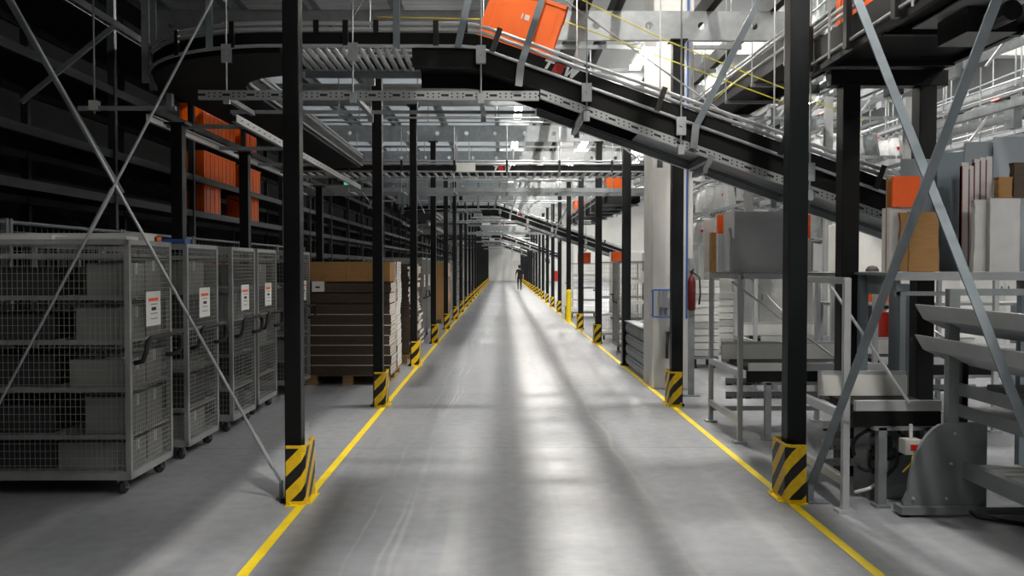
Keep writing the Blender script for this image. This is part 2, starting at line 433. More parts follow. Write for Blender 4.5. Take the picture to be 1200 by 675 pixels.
for x, m in JX:
    o = MB().sweep([((x, -2, 4.652), (1, 0, 0)), ((x, Y1 - .5, 4.652), (1, 0, 0))], cprof(.16 if x == .95 else .09, .2)).build('ceiling_joist', M[m])  # the wide joist is added to cast a dark band along the floor
    struct(o, '%s joist running along the aisle overhead' % ('black' if m == 'black' else 'galvanised'), 'joist')
# edge beam on the rack side
for z, x in ((4.26, -4.24), (4.72, -4.3)):
    struct(MB().sweep([((x, -2, z), (1, 0, 0)), ((x, 60, z), (1, 0, 0))], [(-.03, 0), (.03, 0), (.03, .075), (-.03, .075)]).build('ceiling_beam', M['perf']), 'perforated edge beam beside the racking', 'beam')
# deck sheets over the left part of the mezzanine, one per bay
for k in range(-2, NP):
    y = 6.0 + 4.08 * k
    o = MB().box(-4.2, .62 if k > 1 else -.14, y + .02, y + 4.04, 4.86, 4.9).build('ceiling_deck', M['poly' if k > 1 else 'deck'])
    struct(o, 'ribbed metal deck sheet over the aisle', 'ceiling')
# secondary thin cross purlins
for k in range(NP - 1):
    for j in (1, 2):
        y = YK[k] + 4.08 * j / 3
        if y > 60: continue
        struct(MB().bar((-4.1, y, 4.57), (3.2, y, 4.57), .05, .05).build('ceiling_purlin', M['galv_dull']), 'thin galvanised purlin across the aisle', 'purlin')

# lamps -----------------------------------------------------------------
def lamp(name, label, L, w, m, hang, grp):
    t = thing(name, label, 'ceiling light', group=grp)
    h = MB().box(-w / 4, w / 4, -L / 2, L / 2, .02, .08)
    for y in (-L * .35, L * .35): h.tube([(0, y, .08), (0, y, .08 + hang)], .006, 6)
    h.build('housing', M['white'], t)
    if w < .3:
        for x in (-.05, .05): MB().tube([(x, -L / 2 + .02, -.03), (x, L / 2 - .02, -.03)], .019, 10).build('tube', m, t, smooth=True)
        for a, b in ((-L / 2, -L / 2 + .02), (L / 2 - .02, L / 2)): MB().box(-.08, .08, a, b, -.055, .02).build('tube_holder', M['white'], t)
    else: MB().box(-w / 2 + .012, w / 2 - .012, -L / 2 + .02, L / 2 - .02, -.02, .02).build('diffuser', m, t)
    return t
lp = None
for k in range(-2, NP - 1):
    y = 6.0 + 4.08 * k + 1.5
    for x, z in ((.3, 4.5), (1.9, 4.5)):
        if lp is None:
            lp = o = lamp('pendant_light', '', 1.3, .2, M['tube'], .2, 'aisle lights')
        else: o = dup(lp, (0, 0, 0))
        o.location = (x, y, z)
        o['label'] = 'white strip light hung over the aisle under the steel joists'
hp = None
for y in (-3, 12, 20, 29, 38, 48, 60, 74, 88):  # the row behind the camera is added to brighten fronts on the right
    for x in (5.6, 9.6, 14):
        if hp is None: hp = o = lamp('pendant_light', '', 2.2, .5, M['hall'], .47, 'hall lights')
        else: o = dup(hp, (0, 0, 0))
        o.location = (x, y, 9.05)
        o['label'] = 'bright panel light under the hall roof on the right'

bp_ = None
for k, y in enumerate((1.6, 10.2, 18.5, 27, 36, 46, 57, 69, 82)):
    if bp_ is None:
        bp_ = o = thing('pendant_light', '', 'ceiling light', group='high bay lamps')
        MB().lathe([(.27, -.02), (.28, .0), (.2, .14), (.1, .18), (.08, .3), (.02, .31)], 20).tube([(0, 0, .31), (0, 0, .55)], .012, 6).build('housing', M['galv_dull'], o)
        MB().lathe([(.145, -.04), (.145, -.021)], 20).build('lens', M['bay'], o)
    else: o = dup(bp_, (0, 0, 0))
    o.location = (1.75, y, 9.05); o['label'] = 'round high bay lamp under the roof above the right side of the aisle'

# ------------------------------------------------------------------ overhead conveyors
W2 = .425
SL = .352
def z_of(x, k0): return 3.46 - (SL * (x - k0) if x > k0 else 0)
def lin(a, b, n): return [a + (b - a) * i / (n - 1) for i in range(n)]
def path_level(x0, x1, knee, n=2):
    out = []
    xs = [x0] + ([knee - .12, knee, knee + .12] if x0 < knee < x1 else []) + [x1]
    for x in xs:
        z = z_of(x, knee)
        if abs(x - knee) < .2: z = 3.46 - SL * max(0, (x - knee + .12)) ** 2 / .48
        out.append(((x, W2, z), (0, -1, 0)))
    return out
CX, RC = -1.83, 1.125
def path_arc(n=17):
    return [((CX + RC * math.cos(a), 1.55 + RC * math.sin(a), 3.46), (math.cos(a), math.sin(a), 0)) for a in lin(-PI, -PI / 2, n)]
def path_back(L): return [((CX - RC, L, 3.46), (-1, 0, 0))]
def rect(l0, l1, z0, z1): return [(l0, z0), (l1, z0), (l1, z1), (l0, z1)]
def ngon(l, z, r, n=8): return [(l + r * math.cos(2 * PI * k / n), z + r * math.sin(2 * PI * k / n)) for k in range(n)]
def letters(kind, parent, o, u, v, nrm, h, mats):
    """three block letters on a plate plane: origin o, along u, up v, outward nrm"""
    T = [(.0, .78), (.0, 1), (.82, 1), (.82, .78), (.53, .78), (.53, 0), (.29, 0), (.29, .78)]
    G = [(.86, .74), (.86, 1), (.1, 1), (0, .9), (0, .1), (.1, 0), (.86, 0), (.86, .56), (.46, .56), (.46, .4), (.66, .4), (.66, .18), (.2, .18), (.2, .82), (.66, .82), (.66, .74)]
    Wl = [(0, 1), (.2, 0), (.44, 0), (.55, .55), (.66, 0), (.9, 0), (1.1, 1), (.86, 1), (.77, .42), (.66, 1), (.44, 1), (.33, .42), (.24, 1)]
    x = 0
    for poly, m, adv in ((T, mats[0], .9), (G, mats[1], .94), (Wl, mats[0], 1.1)):
        q = []
        for a, b in poly: q.append((x + a * h * 1.28 + b * h * .22, b * h))
        Mx = Matrix(((u[0], v[0], nrm[0], o[0]), (u[1], v[1], nrm[1], o[1]), (u[2], v[2], nrm[2], o[2]), (0, 0, 0, 1)))
        bm = bmesh.new(); vs = [bm.verts.new(Mx @ Vector((a, b, .004))) for a, b in q]; vb = [bm.verts.new(Mx @ Vector((a, b, 0))) for a, b in q]
        bm.faces.new(vs)
        for i in range(len(q)): bm.faces.new((vs[i], vb[i], vb[(i + 1) % len(q)], vs[(i + 1) % len(q)]))
        bmesh.ops.triangulate(bm, faces=[f for f in bm.faces if len(f.verts) > 4])
        bmesh.ops.recalc_face_normals(bm, faces=bm.faces)
        me = bpy.data.meshes.new('logo_letter'); bm.to_mesh(me); bm.free(); me.materials.append(m)
        ob = bpy.data.objects.new('logo_letter', me); C.objects.link(ob); ob.parent = parent
        x += adv * h * 1.28
M['logo_white'] = mat('white logo film', (235, 235, 235), .4, 0, .02)
M['logo_red'] = mat('red logo film', (190, 24, 28), .4, 0, .02)

def conveyor_a(Lback):
    t = thing('incline_conveyor', '', 'conveyor', (0, 7.1, 0), 'inclined conveyors over the aisle')
    kn = -.22; XE = 3.75
    full = path_back(Lback) + path_arc() + path_level(CX + .05, XE, kn)
    front = path_level(CX + .05, XE, kn)
    for l in (.45, -.45):
        for z, r in ((.185, .017), (.135, .017)):
            MB().sweep(full, ngon(l, z, r)).build('guard_rail', M['rail'], t, smooth=True)
        MB().sweep(full, rect(l - .03 if l > 0 else l + .012, l - .012 if l > 0 else l + .03, .012, .113)).build('side_skirt', M['belt'], t)
        MB().sweep(full, ngon(l, 0, .015)).build('lower_rail', M['rail'], t, smooth=True)
        # perforated channels: level one, then along the incline
        lv = []
        d = -.36
        s = 1 if l > 0 else -1
        def cpr(o): return [(s * .43, -.075 + o), (s * .43, o), (s * .385, o), (s * .385, o - .006), (s * .424, o - .006), (s * .424, -.069 + o), (s * .385, -.069 + o), (s * .385, -.075 + o)]
        if s > 0: MB().sweep([((-2.5, W2, 3.46), (0, -1, 0)), ((.31, W2, 3.46), (0, -1, 0))], cpr(d)).build('perforated_channel', M['perf'], t)
        else: MB().box(-2.5, .31, .835, .865, 3.06, 3.09).build('rear_strut', M['galv'], t)
        MB().sweep([((.32, W2, z_of(.32, kn)), (0, -1, 0)), ((XE, W2, z_of(XE, kn)), (0, -1, 0))], cpr(-.155)).build('perforated_channel', M['perf'], t)
        MB().sweep([((CX - RC, Lback, 3.46), (-1, 0, 0)), ((CX - RC, 1.1, 3.46), (-1, 0, 0))], cpr(d)).build('perforated_channel', M['perf'], t)
    # belts (with a gap where bare rollers show)
    MB().sweep(path_back(Lback) + path_arc() , rect(-.42, .42, -.05, .03)).build('belt', M['belt'], t)
    MB().sweep(path_level(-.74, XE, kn), rect(-.42, .42, -.03, .03)).build('belt', M['belt'], t)
    low = path_level(-.74, XE, kn)
    for s in (1, -1): MB().sweep(low, rect(s * .415 - .008, s * .415 + .008, -.165, -.018)).build('lower_panel', M['belt'], t)
    MB().sweep([p for p in low if p[0][0] > 1.2] and [((1.2, W2, z_of(1.2, kn)), (0, -1, 0)), ((XE, W2, z_of(XE, kn)), (0, -1, 0))], rect(-.38, .38, -.15, -.14)).build('under_tray', M['grey_dark'], t)
    x = -1.76
    while x < -.78:
        MB().tube([(x, .02, 3.462), (x, .83, 3.462)], .022, 8).build('roller', M['alu'], t, smooth=True); x += .072
    MB().box(-1.8, -.74, .80, .83, 3.38, 3.44).build('drive_strip', M['grey_dark'], t)
    # cross members, hangers, straps, clamps
    for x in (-2.3, -1.22, -.17): MB().bar((x, -.0, 3.06), (x, .85, 3.06), .041, .041).build('cross_member', M['galv_dull'], t)
    for x in (.69, 1.75, 2.6):
        z = z_of(x, kn) - .2
        MB().bar((x, 0, z), (x, .85, z), .05, .05).bar((x, 0, z), (x - .06, 0, z - .11), .04, .04).bar((x - .06, -.02, z - .12), (x - .06, .4, z - .12), .04, .04).build('cross_member', M['grey_dark'], t)
    for y in lin(1.6, Lback - .3, 5):
        MB().bar((CX - RC - .42, y, 3.06), (CX - RC + .42, y, 3.06), .041, .041).build('cross_member', M['galv_dull'], t)
    for x in (-2.27, -1.22, -.17, .70, 1.48, 2.55):
        xo = x
        for yy in (-.045, .895):
            zt = z_of(x, kn)
            if x < -1.9:
                if yy > .5: continue
                yy = 1.55 - math.sqrt(1.6 ** 2 - (x - CX) ** 2)
            zb = 3.04 if x < .31 else zt - .24
            MB().tube([(x, yy, zb - .03), (x, yy, 4.3)], .0075, 6).build('hanger_rod', M['galv'], t)
            MB().box(x - .04, x + .04, yy - .012, yy + .02, zt - .13, zt + .02).tube([(x, yy - .02, zt - .05), (x, yy + .02, zt - .05)], .014, 6).build('hanger_clamp', M['galv'], t)
            MB().box(x - .025, x + .025, yy - .016, yy + .016, zb - .05, zb + .03).build('channel_clip', M['galv'], t)
    for xb, xt in ((-2.42, -2.42), (-1.72, -1.72), (-.86, -.86), (-.36, -.24), (.16, .36), (1.60, 1.85)):
        yb = -.06
        if xb < -1.9: yb = 1.55 - math.sqrt(1.62 ** 2 - (xb - CX) ** 2)
        zb = z_of(xb, kn)
        k = (4.3 - zb) / .56 if xb == .16 else 1
        MB().bar((xb, yb, zb - .02), (xb + (xt - xb) * (1.6 if xb != 1.6 else 3), yb, 4.3), .055, .012, up=(0, 1, 0)).build('hanger_strap', M['galv_blue'], t)
        if xb > .1: MB().bar((xb - .02, yb + .0, zb - .2), (xb, yb, zb), .06, .014, up=(0, 1, 0)).build('strap_foot', M['galv_dull'], t)
    for a in (-PI * .97, -PI * .9): MB().bar((CX + 1.61 * math.cos(a), 1.55 + 1.61 * math.sin(a), 3.38), (CX + 1.61 * math.cos(a), 1.55 + 1.61 * math.sin(a), 4.3), .07, .02, up=(0, 1, 0)).build('hanger_strap', M['galv_dull'], t)
    for x in (-1.7, -1.52, -1.28, -1.03, -.54, -.3, -.08, 1.28, 2.3, 3.1):
        z = z_of(x, kn); full_h = x in (-1.28, -.54, -.08, 1.28, 2.3, 3.1)
        b = MB().box(-.022, .022, -.052, -.024, (.0 if full_h else .11), .205)
        o = b.build('rail_clamp', M['blackgloss'], t); o.location = (x, 0, z)
        if x > kn: o.rotation_euler = (0, math.atan(SL), 0)
    for a in lin(-PI * .95, -PI * .58, 4):
        MB().box(-.022, .022, -.052, -.024, -.01, .205).build('rail_clamp', M['blackgloss'], t, loc=(CX + (RC + .42) * math.cos(a), 1.55 + (RC + .42) * math.sin(a), 3.46)).rotation_euler = (0, 0, a + PI / 2)
    th = math.atan(SL)
    x0 = .325
    letters('logo', t, (x0, -.0 - .0135, z_of(x0, kn) + .024), (math.cos(th), 0, -math.sin(th)), (math.sin(th), 0, math.cos(th)), (0, -1, 0), .078, (M['logo_white'], M['logo_red']))
    return t
def conveyor_b():
    t = thing('level_conveyor', '', 'conveyor', (0, 16.3, 0), 'level conveyors over the aisle')
    full = [((-4.1, W2, 3.46), (0, -1, 0)), ((3.3, W2, 3.46), (0, -1, 0))]
    for l in (.45, -.45):
        for z, r in ((.185, .017), (.135, .017)): MB().sweep(full, ngon(l, z, r)).build('guard_rail', M['rail'], t, smooth=True)
        MB().sweep(full, rect(l - .03 if l > 0 else l + .012, l - .012 if l > 0 else l + .03, .0, .113)).build('side_skirt', M['belt'], t)
        MB().sweep(full, ngon(l, -.012, .017)).build('lower_rail', M['rail'], t, smooth=True)
        MB().sweep([((-4.1, W2, 3.1), (0, -1, 0)), ((3.3, W2, 3.1), (0, -1, 0))], rect(l - .015, l + .015, -.04, .04)).build('support_channel', M['galv_dull'], t)
    for i in range(46):
        x = -4.0 + 7.2 * i / 45
        MB().tube([(x, .02, 3.43), (x, .83, 3.43)], .026, 8).build('roller', M['alu'], t, smooth=True)
    for x in lin(-3.9, 3.1, 8):
        for yy in (-.045, .895):
            MB().tube([(x, yy, 3.05), (x, yy, 4.3)], .009, 6).build('hanger_rod', M['galv'], t)
        MB().bar((x, -.0, 3.08), (x, .85, 3.08), .041, .041).build('cross_member', M['galv_dull'], t)
        MB().box(x - .02, x + .02, -.055, -.02, .0 + 3.44, 3.66).build('rail_clamp', M['blackgloss'], t)
    MB().box(-.86, -.5, -.062, -.045, 3.44, 3.60).build('white_plate', M['white'], t)
    letters('logo', t, (-.17, -.0135, 3.475), (1, 0, 0), (0, 0, 1), (0, -1, 0), .09, (M['logo_white'], M['logo_red']))
    return t
ca = conveyor_a(8.3); ca.location = (0, 7.1, 0)
ca['label'] = 'nearest black inclined conveyor, curving on the left and dropping to the right over the aisle'
for dy, w, dx in ((27.1, 'second', .12), (49.2, 'third', .15), (69.2, 'fourth', .15)):
    dup(ca, (dx, dy, 0), '%s inclined black conveyor over the aisle, beyond the nearest one' % w, skip=('hanger_strap', 'strap_foot') if dy > 40 else ())
cb = conveyor_b()
cb['label'] = 'nearest level roller conveyor crossing the aisle with a white plate on its side'
dup(cb, (0, 37.2, 0), 'second level roller conveyor crossing the aisle further back', skip=('roller',))
dup(cb, (0, 59.5, 0), 'third level roller conveyor crossing the aisle, farthest back', skip=('roller',))

for k, (y, z, x0, x1, r_) in enumerate(((11.6, 4.1, -4.1, 1.9, .012), (13.3, 3.95, -4.1, 3.2, .016), (15.2, 4.2, -4.1, 3.2, .014), (19.6, 4.0, -4.1, 2.0, .02), (21.4, 3.8, -4.1, 2.0, .018), (24.6, 4.1, -4.1, 2.0, .022), (29.6, 3.9, -4.1, 3.2, .03), (33.2, 4.1, -4.1, 3.2, .03), (41.5, 4.0, -4.1, 3.2, .035), (45.2, 3.8, -4.1, 3.2, .035))):
    t = thing('overhead_pipe', 'thin grey pipe crossing the aisle overhead, %s from the viewer' % ORD[k], 'pipe', (x0, y, z), 'pipes crossing overhead')
    MB().tube([(0, 0, 0), (x1 - x0, 0, 0)], r_, 8).build('pipe', M['galv'], t)
    for i in range(6): MB().tube([((x1 - x0) * (i + .3) / 6, 0, r_), ((x1 - x0) * (i + .3) / 6, 0, 4.65 - z)], .008 + r_ * .15, 6).build('hanger_rod', M['galv'], t)

# orange totes -------------------------------------------------------------
def tote_mesh(w, d, h, parent, m, ribs=True, label=False):
    b = MB(); t = .008
    b.box(-w / 2, w / 2, -d / 2, d / 2, 0, t)
    b.box(-w / 2, w / 2, -d / 2, -d / 2 + t, t, h).box(-w / 2, w / 2, d / 2 - t, d / 2, t, h)
    b.box(-w / 2, -w / 2 + t, -d / 2 + t, d / 2 - t, t, h).box(w / 2 - t, w / 2, -d / 2 + t, d / 2 - t, t, h)
    q = b if ribs else None
    r = MB()
    for s in (-1, 1):
        r.box(-w / 2 - .012, w / 2 + .012, s * d / 2 - .008 + s * .004, s * d / 2 + .008 + s * .004, h - .03, h)
        r.box(s * w / 2 - .008 + s * .004, s * w / 2 + .008 + s * .004, -d / 2 - .012, d / 2 + .012, h - .03, h)
    r.build('rim', m, parent)
    if ribs:
        n = 5
        for i in range(n):
            x = -w / 2 + w * (i + .5) / n
            for s in (-1, 1): q.box(x - .008, x + .008, s * d / 2 - (.008 if s < 0 else 0), s * d / 2 + (.008 if s > 0 else 0), .03, h - .03)
        for s in (-1, 1):
            for y in (-d * .25, d * .25): q.box(s * w / 2 - (.008 if s < 0 else 0), s * w / 2 + (.008 if s > 0 else 0), y - .008, y + .008, .03, h - .03)
    b.build('body', m, parent)
    if label: MB().box(-.02, .05, -d / 2 - .003, -d / 2 - .0005, h * .62, h * .62 + .045).build('paper_label', M['paper'], parent)
    return parent
t = tote_mesh(.64, .42, .58, thing('orange_tote', 'big orange plastic tote riding down the nearest inclined conveyor', 'tote', (.06, 7.1 + W2 - .06, z_of(.06, -.22) + .035)), M['orange'], True, True)
t.rotation_euler = (0, math.atan(SL), 0)
tot = tote_mesh(.4, .42, .5, thing('orange_tote', '', 'tote'), M['orange'])
first_used = [False]
def place_tote(loc, label, rz=0, group=None):
    o = tot if not first_used[0] else dup(tot, loc)
    first_used[0] = True; o.location = loc; o.rotation_euler = (0, 0, rz); o['label'] = label
    if group: o['group'] = group
    return o

# right-hand receding conveyors --------------------------------------------
def straight_conveyor(label, p0, p1, w, black=True, roll=True, post_every=0):
    """a belt conveyor between two points at belt height, running along the aisle"""
    p0 = Vector(p0); p1 = Vector(p1); n = Vector((-1, 0, 0)); L = (p1 - p0).length
    t = thing('belt_conveyor', label, 'conveyor', (p0.x, p0.y, 0)); o = Vector((p0.x, p0.y, 0))
    pa = [(p0 - o, n), (p1 - o, n)]
    for s in (1, -1):
        l = s * (w / 2 + .02)
        for z in (.19, .14): MB().sweep(pa, ngon(l, z, .016)).build('guard_rail', M['rail'], t, smooth=True)
        MB().sweep(pa, rect(l - .01, l + .01, -.16, .11)).build('side_skirt', M['belt'], t)
        MB().sweep(pa, ngon(l + s * .012, 0, .014)).build('lower_rail', M['rail'], t, smooth=True)
    MB().sweep(pa, rect(-w / 2, w / 2, -.02, .03)).build('belt', M['belt'], t)
    k = max(2, int(L / 1.2))
    for i in range(k):
        q = p0.lerp(p1, (i + .3) / k) - o
        for s in (1, -1): MB().tube([q + Vector((s * (w / 2 + .05), 0, -.2)), Vector((q.x + s * (w / 2 + .05), q.y, 4.6 if p0.z < 4 else 6))], .008, 6).build('hanger_rod', M['galv'], t)
        MB().bar(q + Vector((-w / 2 - .06, 0, -.19)), q + Vector((w / 2 + .06, 0, -.19)), .04, .04).build('cross_member', M['galv_dull'], t)
    return t
straight_conveyor('black belt conveyor hung high on the right, running away beside the near black post', (3.38, 8.8, 4.0), (3.38, 16, 4.15), .6)
straight_conveyor('black belt conveyor on the right behind the concrete column, carrying orange totes', (2.5, 17.5, 3.12), (2.5, 26.9, 3.12), .62)
for y, w in ((18.3, 'nearer'), (26.3, 'farther')):
    place_tote((2.42, y, 3.16), 'orange tote standing on the belt conveyor behind the concrete column, %s of two' % w, 0, 'totes on the right belt conveyor')
# dark conveyor overhead at top right, on a gantry
t = thing('wide_conveyor', 'wide black conveyor seen from below on the black gantry, upper right', 'conveyor', (2.98, 7.0, 0))
pa = [((0, -.02, 3.24), (-1, 0, 0)), ((0, -5.4, 3.24), (-1, 0, 0))]
for s in (1, -1):
    MB().sweep(pa, rect(s * .46 - .02, s * .46 + .02, -.05, .2)).build('side_skirt', M['black'], t)
    for z in (.31, .26): MB().sweep(pa, ngon(s * .47, z, .016)).build('guard_rail', M['rail'], t, smooth=True)
    MB().sweep(pa, ngon(s * .5, .02, .014)).build('lower_rail', M['rail'], t, smooth=True)
MB().sweep(pa, rect(-.44, .44, 0, .05)).build('belt', M['belt'], t)
MB().sweep([((-.08, -1.2, 3.24), (-1, 0, 0)), ((-.08, -5.2, 3.24), (-1, 0, 0))], rect(-.2, .2, -.03, -.02)).build('under_plate', M['perf'], t)
for i in range(6): MB().bar((-.46, -.5 - i * .85, 3.2), (.46, -.5 - i * .85, 3.2), .05, .05).build('cross_member', M['black'], t)
for i in range(7):
    y = -.15 - i * .75
    MB().box(-.535, -.495, y - .03, y + .03, 3.2, 3.56).build('rail_clamp', M['blackgloss'], t)
MB().box(-.2, .1, -1.9, -1.55, 3.05, 3.2).tube([(-.05, -1.9, 3.12), (-.05, -2.1, 3.12)], .06, 12).build('drive_motor', M['blackgloss'], t)
for i in range(4):
    for s in (-1, 1): MB().tube([(s * .53, -.6 - i * 1.3, 3.2), (s * .53, -.6 - i * 1.3, 4.3)], .009, 6).build('hanger_rod', M['galv'], t)
place_tote((2.84, 6.55, 3.30), 'orange tote on the wide black conveyor at upper right, beside the right black post', 0)
o = place_tote((2.82, 7.55, 3.62), 'orange tote just behind the right black post, hanging high', 0)
o.location = (2.84, 5.75, 3.30); o['label'] = 'orange tote on the wide black conveyor at the upper right edge, nearer the viewer'
t = thing('conveyor_gantry', 'black gantry of two posts and a beam carrying the wide conveyor on the right', 'gantry', (3.03, 6.72, 0))
for x in (-.3, .3):
    MB().box(x - .068, x + .068, -.068, .068, .012, 3.06).build('post', M['black'], t, bevel=.005)
    MB().box(x - .09, x + .09, -.09, .09, 0, .012).build('base_plate', M['black'], t)
MB().box(-.46, .46, -.06, .06, 3.06, 3.185).build('crossbeam', M['black'], t, bevel=.005)

# left conveyor support posts, hanger strut ---------------------------------
sp = make_post('support_post', '', M['black'], .11, 3.0)
for k, y in enumerate((8.25, 10.37, 12.5, 14.6)):
    o = sp if k == 0 else dup(sp, (0, 0, 0)); o.location = (-3.1, y, 0)
    o['label'] = 'black support post under the receding conveyor behind the mesh cages, %s from the viewer' % ORD[k]; o['group'] = 'posts behind the cages'
t = thing('hanging_strut', 'thin galvanised strut hung from a rod, left of the conveyor curve', 'strut', (-3.6, 8.2, 3.13))
MB().box(-.42, .5, -.02, .02, 0, .041).build('strut_channel', M['galv'], t)
MB().tube([(-.27, 0, -.03), (-.27, 0, 1.2)], .009, 6).build('threaded_rod', M['galv_dull'], t)
MB().box(-.31, -.23, -.04, .04, .0, .09).build('clamp', M['white'], t)
MB().box(.42, .47, -.03, .03, .03, .16).build('end_bracket', M['galv_dull'], t)

# cross braces --------------------------------------------------------------
def brace(label, pts, w, h, m, foot=None, name='cross_brace'):
    t = thing(name, label, 'brace', pts[0])
    p0 = Vector(pts[0]); b = MB()
    if h: b.bar((0, 0, 0), Vector(pts[1]) - p0, w, h, up=(0, 1, 0))
    else: b.tube([(0, 0, 0), Vector(pts[1]) - p0], w, 8)
    b.build('bar', m, t)
    if foot: foot(t)
    return t
def foot_eye(t): MB().box(-.014, .014, -.005, .005, -.1, .015).box(-.03, .03, -.025, .025, -.115, -.1).build('foot_lug', M['galv_dull'], t)
def turnbuckle(p, q):
    def f(t):
        MB().tube([p, q], .016, 8).build('turnbuckle', M['galv'], t)
    return f
def both(*fs):
    def f(t):
        for g in fs: g(t)
    return f
dA = Vector((-3.41 + 1.56, 0, 3.52 - .12)); 
brace('galvanised brace rod rising to the upper left from the foot of the left post', [(-1.56, 6.02, .12), (-1.56 + dA.x * 1.22, 6.02, .12 + dA.z * 1.22)], .011, 0, M['galv'], both(foot_eye, turnbuckle(dA * .03, dA * .1)))
brace('flat galvanised brace running beside the upper part of the left brace rod', [(-1.56 + dA.x * .6, 6.05, .12 + dA.z * .6), (-1.62 + dA.x * 1.22, 6.05, .12 + dA.z * 1.22)], .04, .006, M['galv_dull'])
p0 = Vector(((0 - 588) * .00596 - .35, 5.96, H - .208 * 5.96 - .38)); p1 = Vector(((255 - 588) * .00596 + .2, 5.96, H + .312 * 5.96 + .37))
brace('galvanised brace rod rising to the right across the front of the mesh cages', [p0, p1], .010, 0, M['galv'], turnbuckle((p1 - p0) * .48, (p1 - p0) * .56))
YB = 5.9
def bp(px, py, Y=YB): return Vector(((px - 588) * Y / 1000, Y, H + (312 - py) * Y / 1000))
def foot_plate(t):
    MB().box(.03, .125, -.05, .05, -.105, -.095).box(-.02, .03, -.045, .02, -.105, -.095).box(-.02, .02, -.02, .02, -.095, .03).build('foot_plate', M['galv_blue'], t)
a, b_ = bp(953, 576), bp(1172, -12, 4.4)
a.z = .105
brace('flat grey brace rising to the right from the foot of the right post', [a, b_], .055, .012, M['galv_blue'], foot_plate)
brace('flat grey brace falling to the right across the card shelf', [bp(985, -45, 5.45), bp(1222, 535, 4.5)], .055, .012, M['galv_blue'])
# thin diagonal rods behind the big conveyor
brace('bright diagonal rod behind the orange tote, running down to the right', [bp(640, -12, 9.2), bp(858, 140, 9.2)], .010, 0, M['galv'], name='diagonal_rod')
brace('bright diagonal rod under the inclined conveyor beside the concrete column', [bp(690, 142, 9.6), bp(752, 190, 9.6)], .011, 0, M['galv'], name='diagonal_rod')
brace('short bright diagonal rod above the conveyor, left of centre', [bp(417, 20, 8.6), bp(436, -8, 8.6)], .008, 0, M['galv'], name='diagonal_rod')
brace('diagonal rod beside the receding right-hand conveyor', [bp(770, 150, 12.9), bp(842, 122, 12.9)], .009, 0, M['galv_dull'], name='diagonal_rod')
brace('perforated angle strut rising to the right in front of the dark rack', [bp(32, 122, 9.0), bp(140, 34, 9.0)], .05, .03, M['galv_dull'], name='angle_strut')
for k, (q0, q1, Y) in enumerate((((410, 205), (436, 240), 17.0), ((432, 245), (468, 175), 17.0), ((498, 250), (470, 190), 20.0))):
    brace(['dark crossing rod behind the pallet stack on the left', 'bright crossing rod behind the pallet stack on the left', 'thin crossing rod beyond the third left post'][k], [bp(*q0, Y), bp(*q1, Y)], .012, 0, M['galv'], name='diagonal_rod')
for k, (pts) in enumerate(([(-1.2, 8.3, 4.05), (.6, 8.3, 4.02), (2.9, 8.35, 3.2)], [(.55, 8.5, 4.4), (1.6, 8.5, 3.9), (3.6, 8.5, 3.1)], [(1.5, 10.6, 3.4), (2.4, 10.6, 3.5), (3.2, 10.6, 4.2)])):
    o = MB().tube([Vector(pts[0]).lerp(Vector(pts[1]), i / 6) for i in range(6)] + [Vector(pts[1]).lerp(Vector(pts[2]), i / 8) for i in range(9)], .006, 6).build('signal_cable', M['cable'])
    tag(o, ['yellow green cable strung level behind the nearest conveyor', 'yellow green cable falling to the right behind the orange tote', 'yellow green cable rising to the right beside the concrete column'][k], 'cable')

